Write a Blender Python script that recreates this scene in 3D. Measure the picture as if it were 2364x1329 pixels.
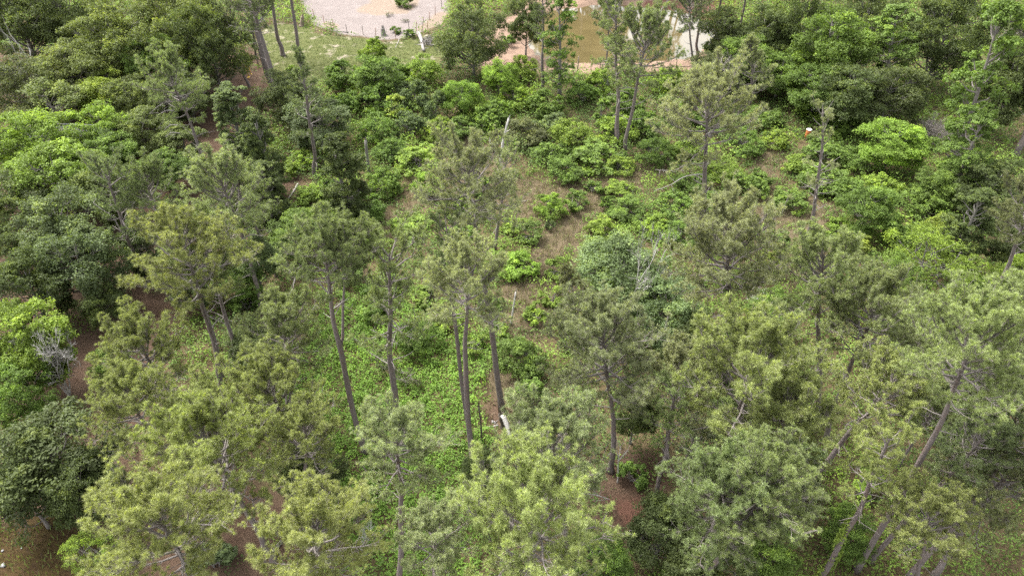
import bpy, math
import numpy as np
from mathutils import Vector

# ------------------------------------------------------------------ camera, sky, sun, exposure
for o in list(bpy.data.objects):
    bpy.data.objects.remove(o, do_unlink=True)
S = bpy.context.scene
COL = S.collection
F, CX, CY, CAMZ, PITCH = 1576.0, 1182.0, 664.5, 40.0, math.radians(41.0)
cam_data = bpy.data.cameras.new('camera')
cam_data.sensor_width = 36.0
cam_data.sensor_fit = 'HORIZONTAL'
cam_data.lens = F / 2364.0 * 36.0
cam_data.clip_end = 3000.0
cam = bpy.data.objects.new('camera', cam_data)
cam.location = (0, 0, CAMZ)
cam.rotation_euler = (math.pi / 2 - PITCH, 0, 0)
COL.objects.link(cam)
S.camera = cam

SUN_EL, SUN_AZ = math.radians(58), math.radians(-52)      # azimuth from +Y towards +X: far left of the view
world = bpy.data.worlds.new('World')
S.world = world
world.use_nodes = True
wt = world.node_tree
for n in list(wt.nodes):
    wt.nodes.remove(n)
wo = wt.nodes.new('ShaderNodeOutputWorld')
wb = wt.nodes.new('ShaderNodeBackground')
wh = wt.nodes.new('ShaderNodeHueSaturation')
ws = wt.nodes.new('ShaderNodeTexSky')
ws.sky_type = 'NISHITA'
ws.sun_disc = False
ws.sun_elevation = SUN_EL
ws.sun_rotation = SUN_AZ
ws.air_density = 1.0
ws.dust_density = 4.0
ws.ozone_density = 1.0
wh.inputs['Saturation'].default_value = 0.22               # white overcast
wt.links.new(ws.outputs['Color'], wh.inputs['Color'])
wt.links.new(wh.outputs['Color'], wb.inputs['Color'])
wb.inputs['Strength'].default_value = 0.15
wt.links.new(wb.outputs['Background'], wo.inputs['Surface'])

sun_data = bpy.data.lights.new('sun', 'SUN')
sun_data.energy = 1.2
sun_data.angle = math.radians(20)
sun_data.color = (1.0, 0.965, 0.91)
sun = bpy.data.objects.new('sun', sun_data)
COL.objects.link(sun)
sd = Vector((math.sin(SUN_AZ) * math.cos(SUN_EL), math.cos(SUN_AZ) * math.cos(SUN_EL), math.sin(SUN_EL)))
sun.rotation_euler = (-sd).to_track_quat('-Z', 'Y').to_euler()
sun.location = (-40, 60, 80)

S.render.engine = 'CYCLES'
S.view_settings.view_transform = 'Standard'
S.view_settings.look = 'None'
S.view_settings.gamma = 1.0
S.view_settings.exposure = 2.12
S.cycles.max_bounces = 6
S.cycles.diffuse_bounces = 4
S.cycles.glossy_bounces = 2
S.cycles.transmission_bounces = 3
S.cycles.transparent_max_bounces = 4
S.cycles.sample_clamp_indirect = 4.0
S.cycles.use_denoising = False

# ------------------------------------------------------------------ picture -> place
def ray(px, py):
    u, v = (px - CX) / F, (CY - py) / F
    c, s = math.cos(PITCH), math.sin(PITCH)
    return np.array([u, c + v * s, -s + v * c])

def at(px, py, z=0.0):
    d = ray(px, py)
    t = (z - CAMZ) / d[2]
    return np.array([d[0] * t, d[1] * t, z])

def depth(p):
    return p[1] * math.cos(PITCH) - (p[2] - CAMZ) * math.sin(PITCH)

def proj(p):
    d = depth(p)
    up = p[1] * math.sin(PITCH) + (p[2] - CAMZ) * math.cos(PITCH)
    return CX + F * p[0] / d, CY - F * up / d

def height_for(base_px, top_py):
    """height of an upright thing whose foot and tip show at these picture rows"""
    g = at(*base_px)
    d = ray(base_px[0], top_py)
    return CAMZ + d[2] * g[1] / d[1]

# ------------------------------------------------------------------ noise
def vnoise(x, y, seed=0):
    xi, yi = np.floor(x).astype(np.int64), np.floor(y).astype(np.int64)
    xf, yf = x - xi, y - yi
    def h(a, b):
        n = (a * 374761393 + b * 668265263 + seed * 974711) & 0x7fffffff
        n = ((n ^ (n >> 13)) * 1274126177) & 0x7fffffff
        return ((n ^ (n >> 16)) & 0xffff) / 65535.0
    u, v = xf * xf * (3 - 2 * xf), yf * yf * (3 - 2 * yf)
    return (h(xi, yi) * (1 - u) + h(xi + 1, yi) * u) * (1 - v) + (h(xi, yi + 1) * (1 - u) + h(xi + 1, yi + 1) * u) * v

def fbm(x, y, seed=0, octv=4):
    s, a = 0, 0.5
    for i in range(octv):
        s = s + a * vnoise(x * 2 ** i, y * 2 ** i, seed + i * 17)
        a *= 0.5
    return s / (1 - 0.5 ** octv)

# ------------------------------------------------------------------ materials
def new_mat(name):
    m = bpy.data.materials.new(name)
    m.use_nodes = True
    nt = m.node_tree
    for n in list(nt.nodes):
        nt.nodes.remove(n)
    out = nt.nodes.new('ShaderNodeOutputMaterial')
    return m, nt, out

def mathn(nt, op, a, b=None, clamp=False):
    n = nt.nodes.new('ShaderNodeMath'); n.operation = op; n.use_clamp = clamp
    for i, v in enumerate((a, b)):
        if v is None: continue
        if isinstance(v, (int, float)): n.inputs[i].default_value = v
        else: nt.links.new(v, n.inputs[i])
    return n.outputs[0]

def mixc(nt, fac, a, b, blend='MIX'):
    n = nt.nodes.new('ShaderNodeMix'); n.data_type = 'RGBA'; n.blend_type = blend
    for i, v in ((0, fac), (6, a), (7, b)):
        if isinstance(v, (int, float)): n.inputs[i].default_value = v
        elif isinstance(v, tuple): n.inputs[i].default_value = (v[0], v[1], v[2], 1)
        else: nt.links.new(v, n.inputs[i])
    return n.outputs[2]

def noise(nt, scale, detail=3, rough=0.6, vec=None):
    n = nt.nodes.new('ShaderNodeTexNoise')
    n.inputs['Scale'].default_value = scale
    n.inputs['Detail'].default_value = detail
    n.inputs['Roughness'].default_value = rough
    if vec is not None: nt.links.new(vec, n.inputs['Vector'])
    return n.outputs['Fac']

def ramp(nt, fac, lo, hi):
    n = nt.nodes.new('ShaderNodeMapRange'); n.clamp = True
    nt.links.new(fac, n.inputs[0])
    n.inputs[1].default_value = lo; n.inputs[2].default_value = hi
    return n.outputs[0]

def attr(nt, name):
    n = nt.nodes.new('ShaderNodeAttribute'); n.attribute_name = name
    return n.outputs['Fac']

def leaf_material(name, spread, young, trans=0.32, rough=0.55, spec=0.22):
    """colour comes from the object's own colour; 'tint' (0..1) moves it from old dark growth to fresh pale growth"""
    m, nt, out = new_mat(name)
    oi = nt.nodes.new('ShaderNodeObjectInfo')
    t = attr(nt, 'tint')
    k = mathn(nt, 'MULTIPLY_ADD', t, spread)
    nt.nodes[-1].inputs[2].default_value = 1.0 - spread * 0.5
    comb = nt.nodes.new('ShaderNodeCombineColor')
    for i in range(3): nt.links.new(k, comb.inputs[i])
    base = mixc(nt, 1.0, oi.outputs['Color'], comb.outputs[0], 'MULTIPLY')
    fresh = ramp(nt, t, 0.72, 1.0)
    warm = mixc(nt, 1.0, base, young, 'MULTIPLY')
    col = mixc(nt, fresh, base, warm)
    p = nt.nodes.new('ShaderNodeBsdfPrincipled')
    p.inputs['Roughness'].default_value = rough
    p.inputs['Specular IOR Level'].default_value = spec
    nt.links.new(col, p.inputs['Base Color'])
    tr = nt.nodes.new('ShaderNodeBsdfTranslucent')
    tcol = mixc(nt, 1.0, col, (1.25, 1.3, 0.55), 'MULTIPLY')
    nt.links.new(tcol, tr.inputs['Color'])
    mx = nt.nodes.new('ShaderNodeMixShader'); mx.inputs[0].default_value = trans
    nt.links.new(p.outputs[0], mx.inputs[1]); nt.links.new(tr.outputs[0], mx.inputs[2])
    nt.links.new(mx.outputs[0], out.inputs['Surface'])
    return m

def plain_material(name, a, b, scale=8.0, rough=0.9, bump=0.3, stretch=(1, 1, 1), spec=0.2, c=None):
    m, nt, out = new_mat(name)
    tc = nt.nodes.new('ShaderNodeTexCoord')
    mp = nt.nodes.new('ShaderNodeMapping'); mp.inputs['Scale'].default_value = stretch
    nt.links.new(tc.outputs['Object'], mp.inputs['Vector'])
    f = noise(nt, scale, 5, 0.65, mp.outputs[0])
    col = mixc(nt, ramp(nt, f, 0.3, 0.7), a, b)
    if c is not None:
        f2 = noise(nt, scale * 0.23, 3, 0.6, mp.outputs[0])
        col = mixc(nt, ramp(nt, f2, 0.5, 0.7), col, c)
    p = nt.nodes.new('ShaderNodeBsdfPrincipled')
    p.inputs['Roughness'].default_value = rough
    p.inputs['Specular IOR Level'].default_value = spec
    nt.links.new(col, p.inputs['Base Color'])
    if bump:
        bm = nt.nodes.new('ShaderNodeBump'); bm.inputs['Strength'].default_value = bump
        bm.inputs['Distance'].default_value = 0.05
        nt.links.new(f, bm.inputs['Height']); nt.links.new(bm.outputs[0], p.inputs['Normal'])
    nt.links.new(p.outputs[0], out.inputs['Surface'])
    return m

M = {}
M['leaf'] = leaf_material('leaf', 0.9, (1.25, 1.18, 0.8), trans=0.38)
M['needle'] = leaf_material('needle', 0.8, (1.2, 1.2, 0.85), trans=0.28, rough=0.45, spec=0.35)
M['blade'] = leaf_material('blade', 0.9, (1.15, 1.05, 0.85), trans=0.3, rough=0.7, spec=0.2)
M['bark'] = plain_material('pine_bark', (0.08, 0.066, 0.06), (0.25, 0.212, 0.2), 7, bump=0.9, stretch=(2.4, 2.4, 0.8), c=(0.17, 0.125, 0.108))
M['limb'] = plain_material('limb_bark', (0.155, 0.135, 0.122), (0.25, 0.222, 0.205), 6)
M['grey_bark'] = plain_material('grey_bark', (0.12, 0.11, 0.095), (0.22, 0.205, 0.185), 6, stretch=(2, 2, 0.6))
M['dark_bark'] = plain_material('dark_bark', (0.055, 0.045, 0.035), (0.12, 0.10, 0.08), 6, stretch=(2, 2, 0.6))
M['dead'] = plain_material('bleached_wood', (0.34, 0.32, 0.295), (0.48, 0.46, 0.43), 5, stretch=(3, 3, 0.6))
M['log_wood'] = plain_material('log_wood', (0.19, 0.17, 0.155), (0.30, 0.28, 0.26), 5, stretch=(2, 2, 2))
M['rust'] = plain_material('rusty_steel', (0.16, 0.075, 0.04), (0.27, 0.14, 0.08), 14)
M['wood'] = plain_material('weathered_post', (0.16, 0.12, 0.09), (0.27, 0.22, 0.17), 9, stretch=(3, 3, 0.5))
M['shingle'] = plain_material('roof_shingle', (0.075, 0.078, 0.095), (0.125, 0.128, 0.15), 7, c=(0.15, 0.11, 0.085))
M['siding'] = plain_material('siding', (0.24, 0.20, 0.16), (0.32, 0.28, 0.23), 4)
M['scrap'] = plain_material('dirty_white', (0.24, 0.235, 0.225), (0.36, 0.355, 0.34), 9, rough=0.8)
M['orange'] = plain_material('orange_plastic', (0.33, 0.11, 0.035), (0.42, 0.16, 0.055), 5, rough=0.55, bump=0.05)
M['white'] = plain_material('white_plastic', (0.5, 0.5, 0.5), (0.6, 0.6, 0.6), 5, rough=0.5, bump=0.05)
M['yellow'] = plain_material('yellow_paint', (0.62, 0.42, 0.03), (0.7, 0.5, 0.06), 5, rough=0.5, bump=0.05)

# ------------------------------------------------------------------ mesh helpers
def mesh_from(name, V, T, mat, tint=None, smooth=False):
    V = np.ascontiguousarray(V, dtype=np.float32); T = np.ascontiguousarray(T, dtype=np.int32)
    me = bpy.data.meshes.new(name)
    me.vertices.add(len(V)); me.vertices.foreach_set('co', V.ravel())
    me.loops.add(T.size); me.loops.foreach_set('vertex_index', T.ravel())
    me.polygons.add(len(T))
    k = T.shape[1]
    me.polygons.foreach_set('loop_start', np.arange(0, T.size, k, dtype=np.int32))
    me.polygons.foreach_set('loop_total', np.full(len(T), k, dtype=np.int32))
    if smooth:
        me.polygons.foreach_set('use_smooth', np.ones(len(T), dtype=bool))
    if tint is not None:
        a = me.attributes.new('tint', 'FLOAT', 'POINT')
        a.data.foreach_set('value', np.ascontiguousarray(np.clip(tint, 0, 1), dtype=np.float32))
    me.update(calc_edges=True)
    me.materials.append(mat)
    return me

class Geo:
    def __init__(s): s.v, s.t, s.n = [], [], 0
    def add(s, V, T):
        s.v.append(np.asarray(V, float)); s.t.append(np.asarray(T, int) + s.n); s.n += len(V)
    def mesh(s, name, mat, smooth=True):
        return mesh_from(name, np.concatenate(s.v), np.concatenate(s.t), mat, smooth=smooth)

def unit(a):
    a = np.asarray(a, float)
    return a / np.maximum(np.linalg.norm(a, axis=-1, keepdims=True), 1e-9)

def tube(g, P, R, sides=7, cap=True, wob=None):
    P = np.asarray(P, float); R = np.asarray(R, float); k = len(P)
    Tn = unit(np.gradient(P, axis=0))
    ref = np.array([1.0, 0.13, 0.0]) if abs(Tn[:, 0]).mean() < 0.8 else np.array([0, 1.0, 0.1])
    A = unit(np.cross(Tn, ref)); B = np.cross(Tn, A)
    a = np.arange(sides) * 2 * math.pi / sides
    rr = R[:, None] * (np.ones((k, sides)) if wob is None else wob)
    V = P[:, None, :] + rr[..., None] * (np.cos(a)[None, :, None] * A[:, None] + np.sin(a)[None, :, None] * B[:, None])
    V = V.reshape(-1, 3)
    i = np.arange(k - 1)[:, None] * sides; j = np.arange(sides)[None]; jn = (j + 1) % sides
    q0, q1, q2, q3 = i + j, i + jn, i + sides + jn, i + sides + j
    T = np.concatenate([np.stack([q0, q1, q2], -1).reshape(-1, 3), np.stack([q0, q2, q3], -1).reshape(-1, 3)])
    if cap:
        V = np.concatenate([V, P[-1:], P[:1]]); n = k * sides
        jj = np.arange(sides)
        T = np.concatenate([T, np.stack([(k - 1) * sides + jj, (k - 1) * sides + (jj + 1) % sides, np.full(sides, n)], -1),
                            np.stack([(jj + 1) % sides, jj, np.full(sides, n + 1)], -1)])
    g.add(V, T)

def segments(g, A, B, ra, rb, sides=3):
    """many straight tapering twigs at once"""
    A, B = np.asarray(A, float), np.asarray(B, float)
    if len(A) == 0: return
    ra = np.broadcast_to(ra, len(A)); rb = np.broadcast_to(rb, len(A))
    d = unit(B - A)
    ref = np.where(np.abs(d[:, 2:3]) > 0.8, np.array([[1.0, 0, 0]]), np.array([[0, 0, 1.0]]))
    X = unit(np.cross(d, ref)); Y = np.cross(d, X)
    a = np.arange(sides) * 2 * math.pi / sides
    o = np.cos(a)[None, :, None] * X[:, None] + np.sin(a)[None, :, None] * Y[:, None]
    V = np.concatenate([A[:, None] + o * ra[:, None, None], B[:, None] + o * rb[:, None, None]], 1).reshape(-1, 3)
    base = np.arange(len(A))[:, None] * 2 * sides
    j = np.arange(sides)[None]; jn = (j + 1) % sides
    T = np.concatenate([np.stack([base + j, base + jn, base + sides + jn], -1).reshape(-1, 3),
                        np.stack([base + j, base + sides + jn, base + sides + j], -1).reshape(-1, 3)])
    g.add(V, T)

def box(g, c, s, rot=0.0):
    x, y, z = np.array(s) / 2.0
    V = np.array([[a * x, b * y, d * z] for d in (-1, 1) for a, b in ((-1, -1), (1, -1), (1, 1), (-1, 1))])
    cr, sr = math.cos(rot), math.sin(rot)
    V = V @ np.array([[cr, sr, 0], [-sr, cr, 0], [0, 0, 1]]) + np.array(c)
    g.add(V, [[0, 2, 1], [0, 3, 2], [4, 5, 6], [4, 6, 7], [0, 1, 5], [0, 5, 4], [1, 2, 6], [1, 6, 5], [2, 3, 7], [2, 7, 6], [3, 0, 4], [3, 4, 7]])

def leaves(P, Nrm, size, rng, aspect=0.55, fold=0.18, droop=0.25):
    """folded leaves: V (n*4,3), T (n*2,3)"""
    n = len(P)
    Nrm = unit(Nrm)
    r = unit(rng.normal(size=(n, 3)) + np.array([0, 0, -droop]))
    L = unit(r - Nrm * np.sum(r * Nrm, 1, keepdims=True))
    W = np.cross(Nrm, L)
    s = np.broadcast_to(size, n)[:, None]
    mid = P + L * s * 0.05
    V = np.stack([P - L * s * 0.5, mid + W * s * aspect * 0.5 + Nrm * s * fold, P + L * s * 0.5 - Nrm * s * 0.1,
                  mid - W * s * aspect * 0.5 + Nrm * s * fold], 1).reshape(-1, 3)
    b = np.arange(n)[:, None] * 4
    T = np.concatenate([b + np.array([[0, 2, 1]]), b + np.array([[0, 3, 2]])], 1).reshape(-1, 3)
    return V, T

def needles(P, D, size, rng, per=24, width=0.021, tint=None, candle=0.45):
    """needle tufts bursting round the twig tips P along D"""
    m = len(P)
    D = unit(D)
    ref = unit(rng.normal(size=(m, 3)))
    X = unit(np.cross(D, ref)); Y = np.cross(D, X)
    ct = rng.uniform(-0.1, 0.97, (m, per)); ph = rng.uniform(0, 2 * math.pi, (m, per))
    st = np.sqrt(1 - ct * ct)
    v = ct[..., None] * D[:, None] + st[..., None] * (np.cos(ph)[..., None] * X[:, None] + np.sin(ph)[..., None] * Y[:, None])
    ln = (np.broadcast_to(size, m)[:, None] * rng.uniform(0.7, 1.1, (m, per)))[..., None]
    tip = P[:, None] + v * ln + np.array([0, 0, -0.12]) * ln
    base = P[:, None] + v * 0.03 - D[:, None] * ln * rng.uniform(0, 0.35, (m, per))[..., None]
    side = unit(np.cross(v, rng.normal(size=(m, per, 3)))) * width * 0.5
    V = np.stack([base - side, base + side, tip], 2)
    tt = (0.38 if tint is None else tint)
    tv = np.repeat(np.clip(np.broadcast_to(tt, m)[:, None] + rng.uniform(-0.2, 0.2, (m, per)), 0, 0.75)[..., None], 3, 2)
    # pale new shoots in the heart of some tufts
    c = rng.random(m) < candle
    k = max(3, per // 5)
    tv[c, :k, :] = rng.uniform(0.85, 1.0, (c.sum(), k))[..., None]
    up = unit(D[c][:, None] + rng.normal(size=(c.sum(), k, 3)) * 0.3)
    V[c, :k, 2] = P[c][:, None] + up * (np.broadcast_to(size, m)[c][:, None, None] * 0.62)
    V[c, :k, 0] = P[c][:, None] - side[c, :k] * 2.2
    V[c, :k, 1] = P[c][:, None] + side[c, :k] * 2.2
    V = V.reshape(-1, 3)
    return V, np.arange(len(V)).reshape(-1, 3), tv.reshape(-1)

# ------------------------------------------------------------------ plants: generators return {part: mesh}
def rotz(v, a):
    c, s = np.cos(a), np.sin(a)
    return np.stack([v[..., 0] * c - v[..., 1] * s, v[..., 0] * s + v[..., 1] * c, v[..., 2]], -1)

def gen_pine(seed, H=18.0, cb=0.58, R=3.1, nb=34, dead=7, fork=0, per=40, tuft=0.25, dens=2.0, r0=0.24, bend=0.24, profile='dome', bare=0.0):
    rng = np.random.default_rng(seed)
    tg, lg = Geo(), Geo()
    TP, TD = [], []
    SA, SB, SR = [], [], []
    ph = rng.uniform(0, 6.28, 4)
    def axis(z):
        s = z / H
        return np.array([bend * (math.sin(s * 4.2 + ph[0]) - math.sin(ph[0])) + 0.06 * math.sin(s * 17 + ph[1]),
                         bend * (math.sin(s * 3.6 + ph[2]) - math.sin(ph[2])) + 0.06 * math.sin(s * 15 + ph[3]), z])
    leaders = [(lambda z: axis(z), cb, 1.0, nb, 0.0, 1.0)]
    zs = np.linspace(0, 1, 22)
    rad = r0 * (1 - zs) ** 0.62 * 0.97 + 0.035 + 0.12 * np.exp(-zs * 38)
    tube(tg, [axis(z * H) for z in zs], rad, 9, wob=1 + rng.uniform(-0.07, 0.07, (22, 9)))
    if fork:
        fz = fork * H
        fa = rng.uniform(0, 6.28)
        off = np.array([math.cos(fa), math.sin(fa), 0]) * 1.9
        def ax2(z):
            u = max(0.0, (z - fz) / (H * 0.94 - fz))
            return axis(z) + off * (u ** 0.6)
        tube(tg, [ax2(z) for z in np.linspace(fz, H * 0.94, 12)], np.linspace(r0 * 0.55, 0.04, 12), 8)
        leaders = [(leaders[0][0], cb, 1.0, nb * 2 // 3, 0, 1.0), (ax2, cb + 0.03, 0.94, nb * 2 // 3, 1.3, 0.85)]
    for ax, c0, c1, n, rot0, rs in leaders:
        for i in range(n):
            t = ((i + rng.random()) / n) ** 0.74
            z = H * (c0 + (c1 - c0) * t * 0.98)
            p = ax(z)
            az = i * 2.4 + rng.uniform(-0.5, 0.5) + rot0
            if profile == 'dome':
                pr = (0.62 + 0.5 * math.sin(min(1, t / 0.45) * math.pi / 2)) if t < 0.45 else 1.12 * math.sqrt(max(0.03, 1 - ((t - 0.45) / 0.6) ** 2))
            elif profile == 'cone':
                pr = 1.05 * (1 - t) ** 0.75 + 0.12
            else:
                pr = 0.75 + 0.25 * math.sin(t * 9)
            L = R * rs * pr * rng.uniform(0.74, 1.1)
            el = math.radians(-6 + 62 * t ** 1.3 + rng.uniform(-12, 14))
            k = 7
            pts = [p]; e, a = el, az
            for s in range(k):
                step = L / k
                d = np.array([math.cos(a) * math.cos(e), math.sin(a) * math.cos(e), math.sin(e)])
                pts.append(pts[-1] + d * step)
                e += math.radians(rng.uniform(-6, 14)); a += math.radians(rng.uniform(-14, 14))
            pts = np.array(pts)
            r1 = 0.028 + 0.014 * L
            tube(lg, pts, np.linspace(r1, 0.014, k + 1), 5, cap=False)
            if rng.random() < bare: continue
            ns = int((3 + L * 2.6) * dens)
            for q in range(ns):
                s = 1 - rng.random() ** 1.15 * 0.74
                f = s * k; j = min(k - 1, int(f)); b = pts[j] + (pts[j + 1] - pts[j]) * (f - j)
                d = unit(pts[j + 1] - pts[j])
                d2 = rotz(d, rng.choice([-1, 1]) * math.radians(rng.uniform(20, 75)))
                d2 = unit(d2 + np.array([0, 0, rng.uniform(-0.1, 0.75)]))
                l2 = (0.30 + 0.24 * L * rng.uniform(0.4, 1.1))
                m = b + d2 * l2 * 0.55
                e2 = m + unit(d2 + rng.normal(size=3) * 0.25 + [0, 0, 0.25]) * l2 * 0.45
                SA += [b, m]; SB += [m, e2]; SR += [0.022, 0.016]
                for w in range(rng.integers(1, 4)):
                    o = b + (e2 - b) * rng.uniform(0.45, 1.0)
                    d3 = unit(d2 + rng.normal(size=3) * 0.55 + [0, 0, 0.35])
                    tp = o + d3 * rng.uniform(0.15, 0.42)
                    SA.append(o); SB.append(tp); SR.append(0.012)
                    TP.append(tp); TD.append(d3 + [0, 0, 0.7])
                TP.append(e2); TD.append(d2 + [0, 0, 0.8])
            TP.append(pts[-1]); TD.append(pts[-1] - pts[-2])
    segments(lg, SA, SB, np.array(SR), np.array(SR) * 0.6, 3)
    for i in range(dead):
        z = H * rng.uniform(cb * 0.68, cb + 0.12); p = axis(z); a = rng.uniform(0, 6.28); e = rng.uniform(-0.2, 0.5)
        L = rng.uniform(0.6, 2.2); pts = [p]
        for s in range(5):
            pts.append(pts[-1] + np.array([math.cos(a) * math.cos(e), math.sin(a) * math.cos(e), math.sin(e)]) * L / 5)
            a += rng.uniform(-0.3, 0.3); e += rng.uniform(-0.25, 0.3)
        tube(lg, pts, np.linspace(0.05, 0.012, 6), 4, cap=False)
        for s in range(3):
            o = pts[rng.integers(2, 5)]
            segments(lg, [o], [o + unit(rng.normal(size=3)) * rng.uniform(0.2, 0.6)], 0.013, 0.006)
    TP, TD = np.array(TP), np.array(TD)
    clump = fbm(TP[:, 0] * 0.8 + TP[:, 2] * 0.5, TP[:, 1] * 0.8, seed)
    V, T, tv = needles(TP, TD, rng.uniform(0.78, 1.15, len(TP)) * tuft, rng, per, tint=0.05 + 0.62 * clump + rng.normal(size=len(TP)) * 0.1)
    return {'trunk': tg.mesh('pine_trunk', M['bark']), 'limbs': lg.mesh('pine_limbs', M['limb']),
            'crown': mesh_from('pine_crown', V, T, M['needle'], tv)}

def gen_leafy(seed, H=9.0, R=3.4, hc=0.55, V=None, nl=34, ns=14, nleaf=50, leaf=0.21, shape='round', bark='grey_bark', r0=0.2, sparse=0.0, lobe=(0.24, 0.4), push=0.85, low=-0.8, aspect=0.55, lean=0.25, stems=1, twig=0.4):
    rng = np.random.default_rng(seed)
    Vz = V if V else H * (1 - hc)
    C = np.array([0, 0, H * hc])
    lob, lr = [], []
    for i in range(nl):
        while True:
            d = unit(rng.normal(size=3))
            if d[2] > low: break
        f = rng.uniform(0.35, 0.8)
        if i < nl * 0.55: f = rng.uniform(0.62, push)
        p = d * f
        if shape == 'cone':
            u = rng.random() ** 0.8 * 2 - 1
            a = rng.uniform(0, 6.28); rr = (1 - (u + 1) / 2) ** 0.75 * 0.72 + 0.08
            p = np.array([math.cos(a) * rr, math.sin(a) * rr, u * 0.9])
        elif shape == 'column':
            u = rng.uniform(-1, 1); a = rng.uniform(0, 6.28); rr = 0.7 * math.sqrt(max(0.08, 1 - u ** 4)) * rng.uniform(0.4, 1)
            p = np.array([math.cos(a) * rr, math.sin(a) * rr, u * 0.9])
        lob.append(C + p * np.array([R, R, Vz])); lr.append(R * rng.uniform(*lobe) * (0.75 if shape != 'round' else 1))
    lob, lr = np.array(lob), np.array(lr)
    P, N, TI = [], [], []
    tg = Geo()
    SA, SB, SR = [], [], []
    for p, r in zip(lob, lr):
        out = unit(p - C + np.array([0, 0, 0.3 * Vz]))
        d = unit(rng.normal(size=(ns, 3)) + out * 0.85 + np.array([0, 0, 0.3]))
        sub = p + d * (r * rng.uniform(0.55, 1.05, (ns, 1))) * np.array([1.15, 1.15, 0.72])
        sr = r * rng.uniform(0.26, 0.48, ns)
        keep = rng.random(ns) >= sparse
        tone = np.clip(0.42 + rng.normal(size=ns) * 0.16 + 0.16 * rng.normal(), 0.05, 0.9)
        for q in np.nonzero(keep)[0]:
            n = int(nleaf * rng.uniform(0.7, 1.3))
            e = unit(rng.normal(size=(n, 3)) + np.array([0, 0, 0.25]) + d[q] * 0.3)
            P.append(sub[q] + e * sr[q] * rng.uniform(0.45, 1.12, (n, 1)) * np.array([1.15, 1.15, 0.8]))
            N.append(e * 0.55 + np.array([0, 0, 0.6]) + rng.normal(size=(n, 3)) * 0.42)
            TI.append(np.clip(tone[q] + rng.normal(size=n) * 0.12 + 0.1 * e[:, 2], 0, 1))
            if rng.random() < twig:
                SA.append(p - out * r * 0.5); SB.append(sub[q] + d[q] * sr[q] * 0.6); SR.append(0.02 + 0.008 * r)
    P, N, TI = np.concatenate(P), np.concatenate(N), np.concatenate(TI)
    VV, T = leaves(P, N, leaf * rng.uniform(0.5, 1.35, len(P)), rng, aspect)
    # stems and limbs
    tops = []
    for s in range(stems):
        a = rng.uniform(0, 6.28); off = np.array([math.cos(a), math.sin(a), 0]) * (0 if stems == 1 else R * 0.35)
        top = C + off + np.array([rng.uniform(-1, 1), rng.uniform(-1, 1), 0]) * lean + np.array([0, 0, Vz * (0.55 if shape == 'round' else 0.9)])
        b = off * 0.25
        k = 9; ss = np.linspace(0, 1, k)[:, None]
        path = b + (top - b) * ss + np.stack([np.sin(ss[:, 0] * 4 + a), np.cos(ss[:, 0] * 3.4 + a) - math.cos(a), 0 * ss[:, 0]], 1) * np.array([lean, lean, 0]) * ss
        rr = r0 / math.sqrt(stems)
        tube(tg, path, rr * (1 - ss[:, 0] * 0.82) + 0.25 * rr * np.exp(-ss[:, 0] * 20), 7)
        tops.append(path)
    for i, (p, r) in enumerate(zip(lob, lr)):
        path = tops[i % stems]
        zf = np.clip((p[2] - R * 0.45 - path[0, 2]) / (path[-1, 2] - path[0, 2]), 0.18, 0.92)
        f = zf * 8; j = min(7, int(f)); b = path[j] + (path[j + 1] - path[j]) * (f - j)
        m = (b + p) / 2 + np.array([0, 0, -0.12 * np.linalg.norm(p - b)]) + rng.normal(size=3) * 0.1
        tube(tg, [b, m, p], [0.02 + 0.28 * r0 * (1 - zf * 0.6), 0.016 + 0.17 * r0, 0.014], 5, cap=False)
    segments(tg, SA, SB, np.array(SR), 0.008, 3)
    return {'trunk': tg.mesh('trunk', M[bark]), 'crown': mesh_from('crown', VV, T, M['leaf'], np.repeat(TI, 4))}

def gen_bare(seed, H=6.0, spread=0.55, depth_=4, r0=0.12, kids=(3, 5), up=0.5, mat='dead', first=0.35, stems=1, rmin=0.01):
    rng = np.random.default_rng(seed)
    g = Geo()
    def grow(p, d, L, r, lev):
        k = 5 if lev >= 2 else (3 if lev else 2); pts = [p]
        for s in range(k):
            d = unit(d + rng.normal(size=3) * 0.13 + np.array([0, 0, 0.05 * up]))
            pts.append(pts[-1] + d * L / k)
        pts = np.array(pts)
        tube(g, pts, np.linspace(r, r * 0.45 if lev else r * 0.25, k + 1), 6 if lev >= depth_ - 1 else (4 if lev > 1 else 3), cap=lev >= depth_ - 1)
        if lev == 0: return
        for q in range(rng.integers(*kids)):
            s = rng.uniform(first, 1.0); f = s * k; j = min(k - 1, int(f)); b = pts[j] + (pts[j + 1] - pts[j]) * (f - j)
            side = unit(np.cross(d, rng.normal(size=3)))
            nd = unit(d * (1 - spread * 0.5) + side * spread + np.array([0, 0, up * 0.4]))
            grow(b, nd, L * rng.uniform(0.4, 0.72), max(rmin, r * 0.5), lev - 1)
    for s in range(stems):
        a = s * 6.28 / max(1, stems) + rng.uniform(0, 1)
        grow(np.array([0, 0, -0.05]), unit([math.cos(a) * 0.35 * (stems > 1), math.sin(a) * 0.35 * (stems > 1), 1]), H * 0.55, r0, depth_)
    return {'branches': g.mesh('bare_branches', M[mat])}

# ------------------------------------------------------------------ placing
LABELS = {}
def tag(o, label=None, cat=None, group=None, kind=None):
    if label:
        o['label'] = label
        LABELS[label] = LABELS.get(label, 0) + 1
    if cat: o['category'] = cat
    if group: o['group'] = group
    if kind: o['kind'] = kind
    return o

def obj(name, me, parent=None, color=None, loc=None):
    o = bpy.data.objects.new(name, me)
    COL.objects.link(o)
    if parent is not None: o.parent = parent
    if color is not None: o.color = (*color, 1)
    if loc is not None: o.location = tuple(loc)
    return o

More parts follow.
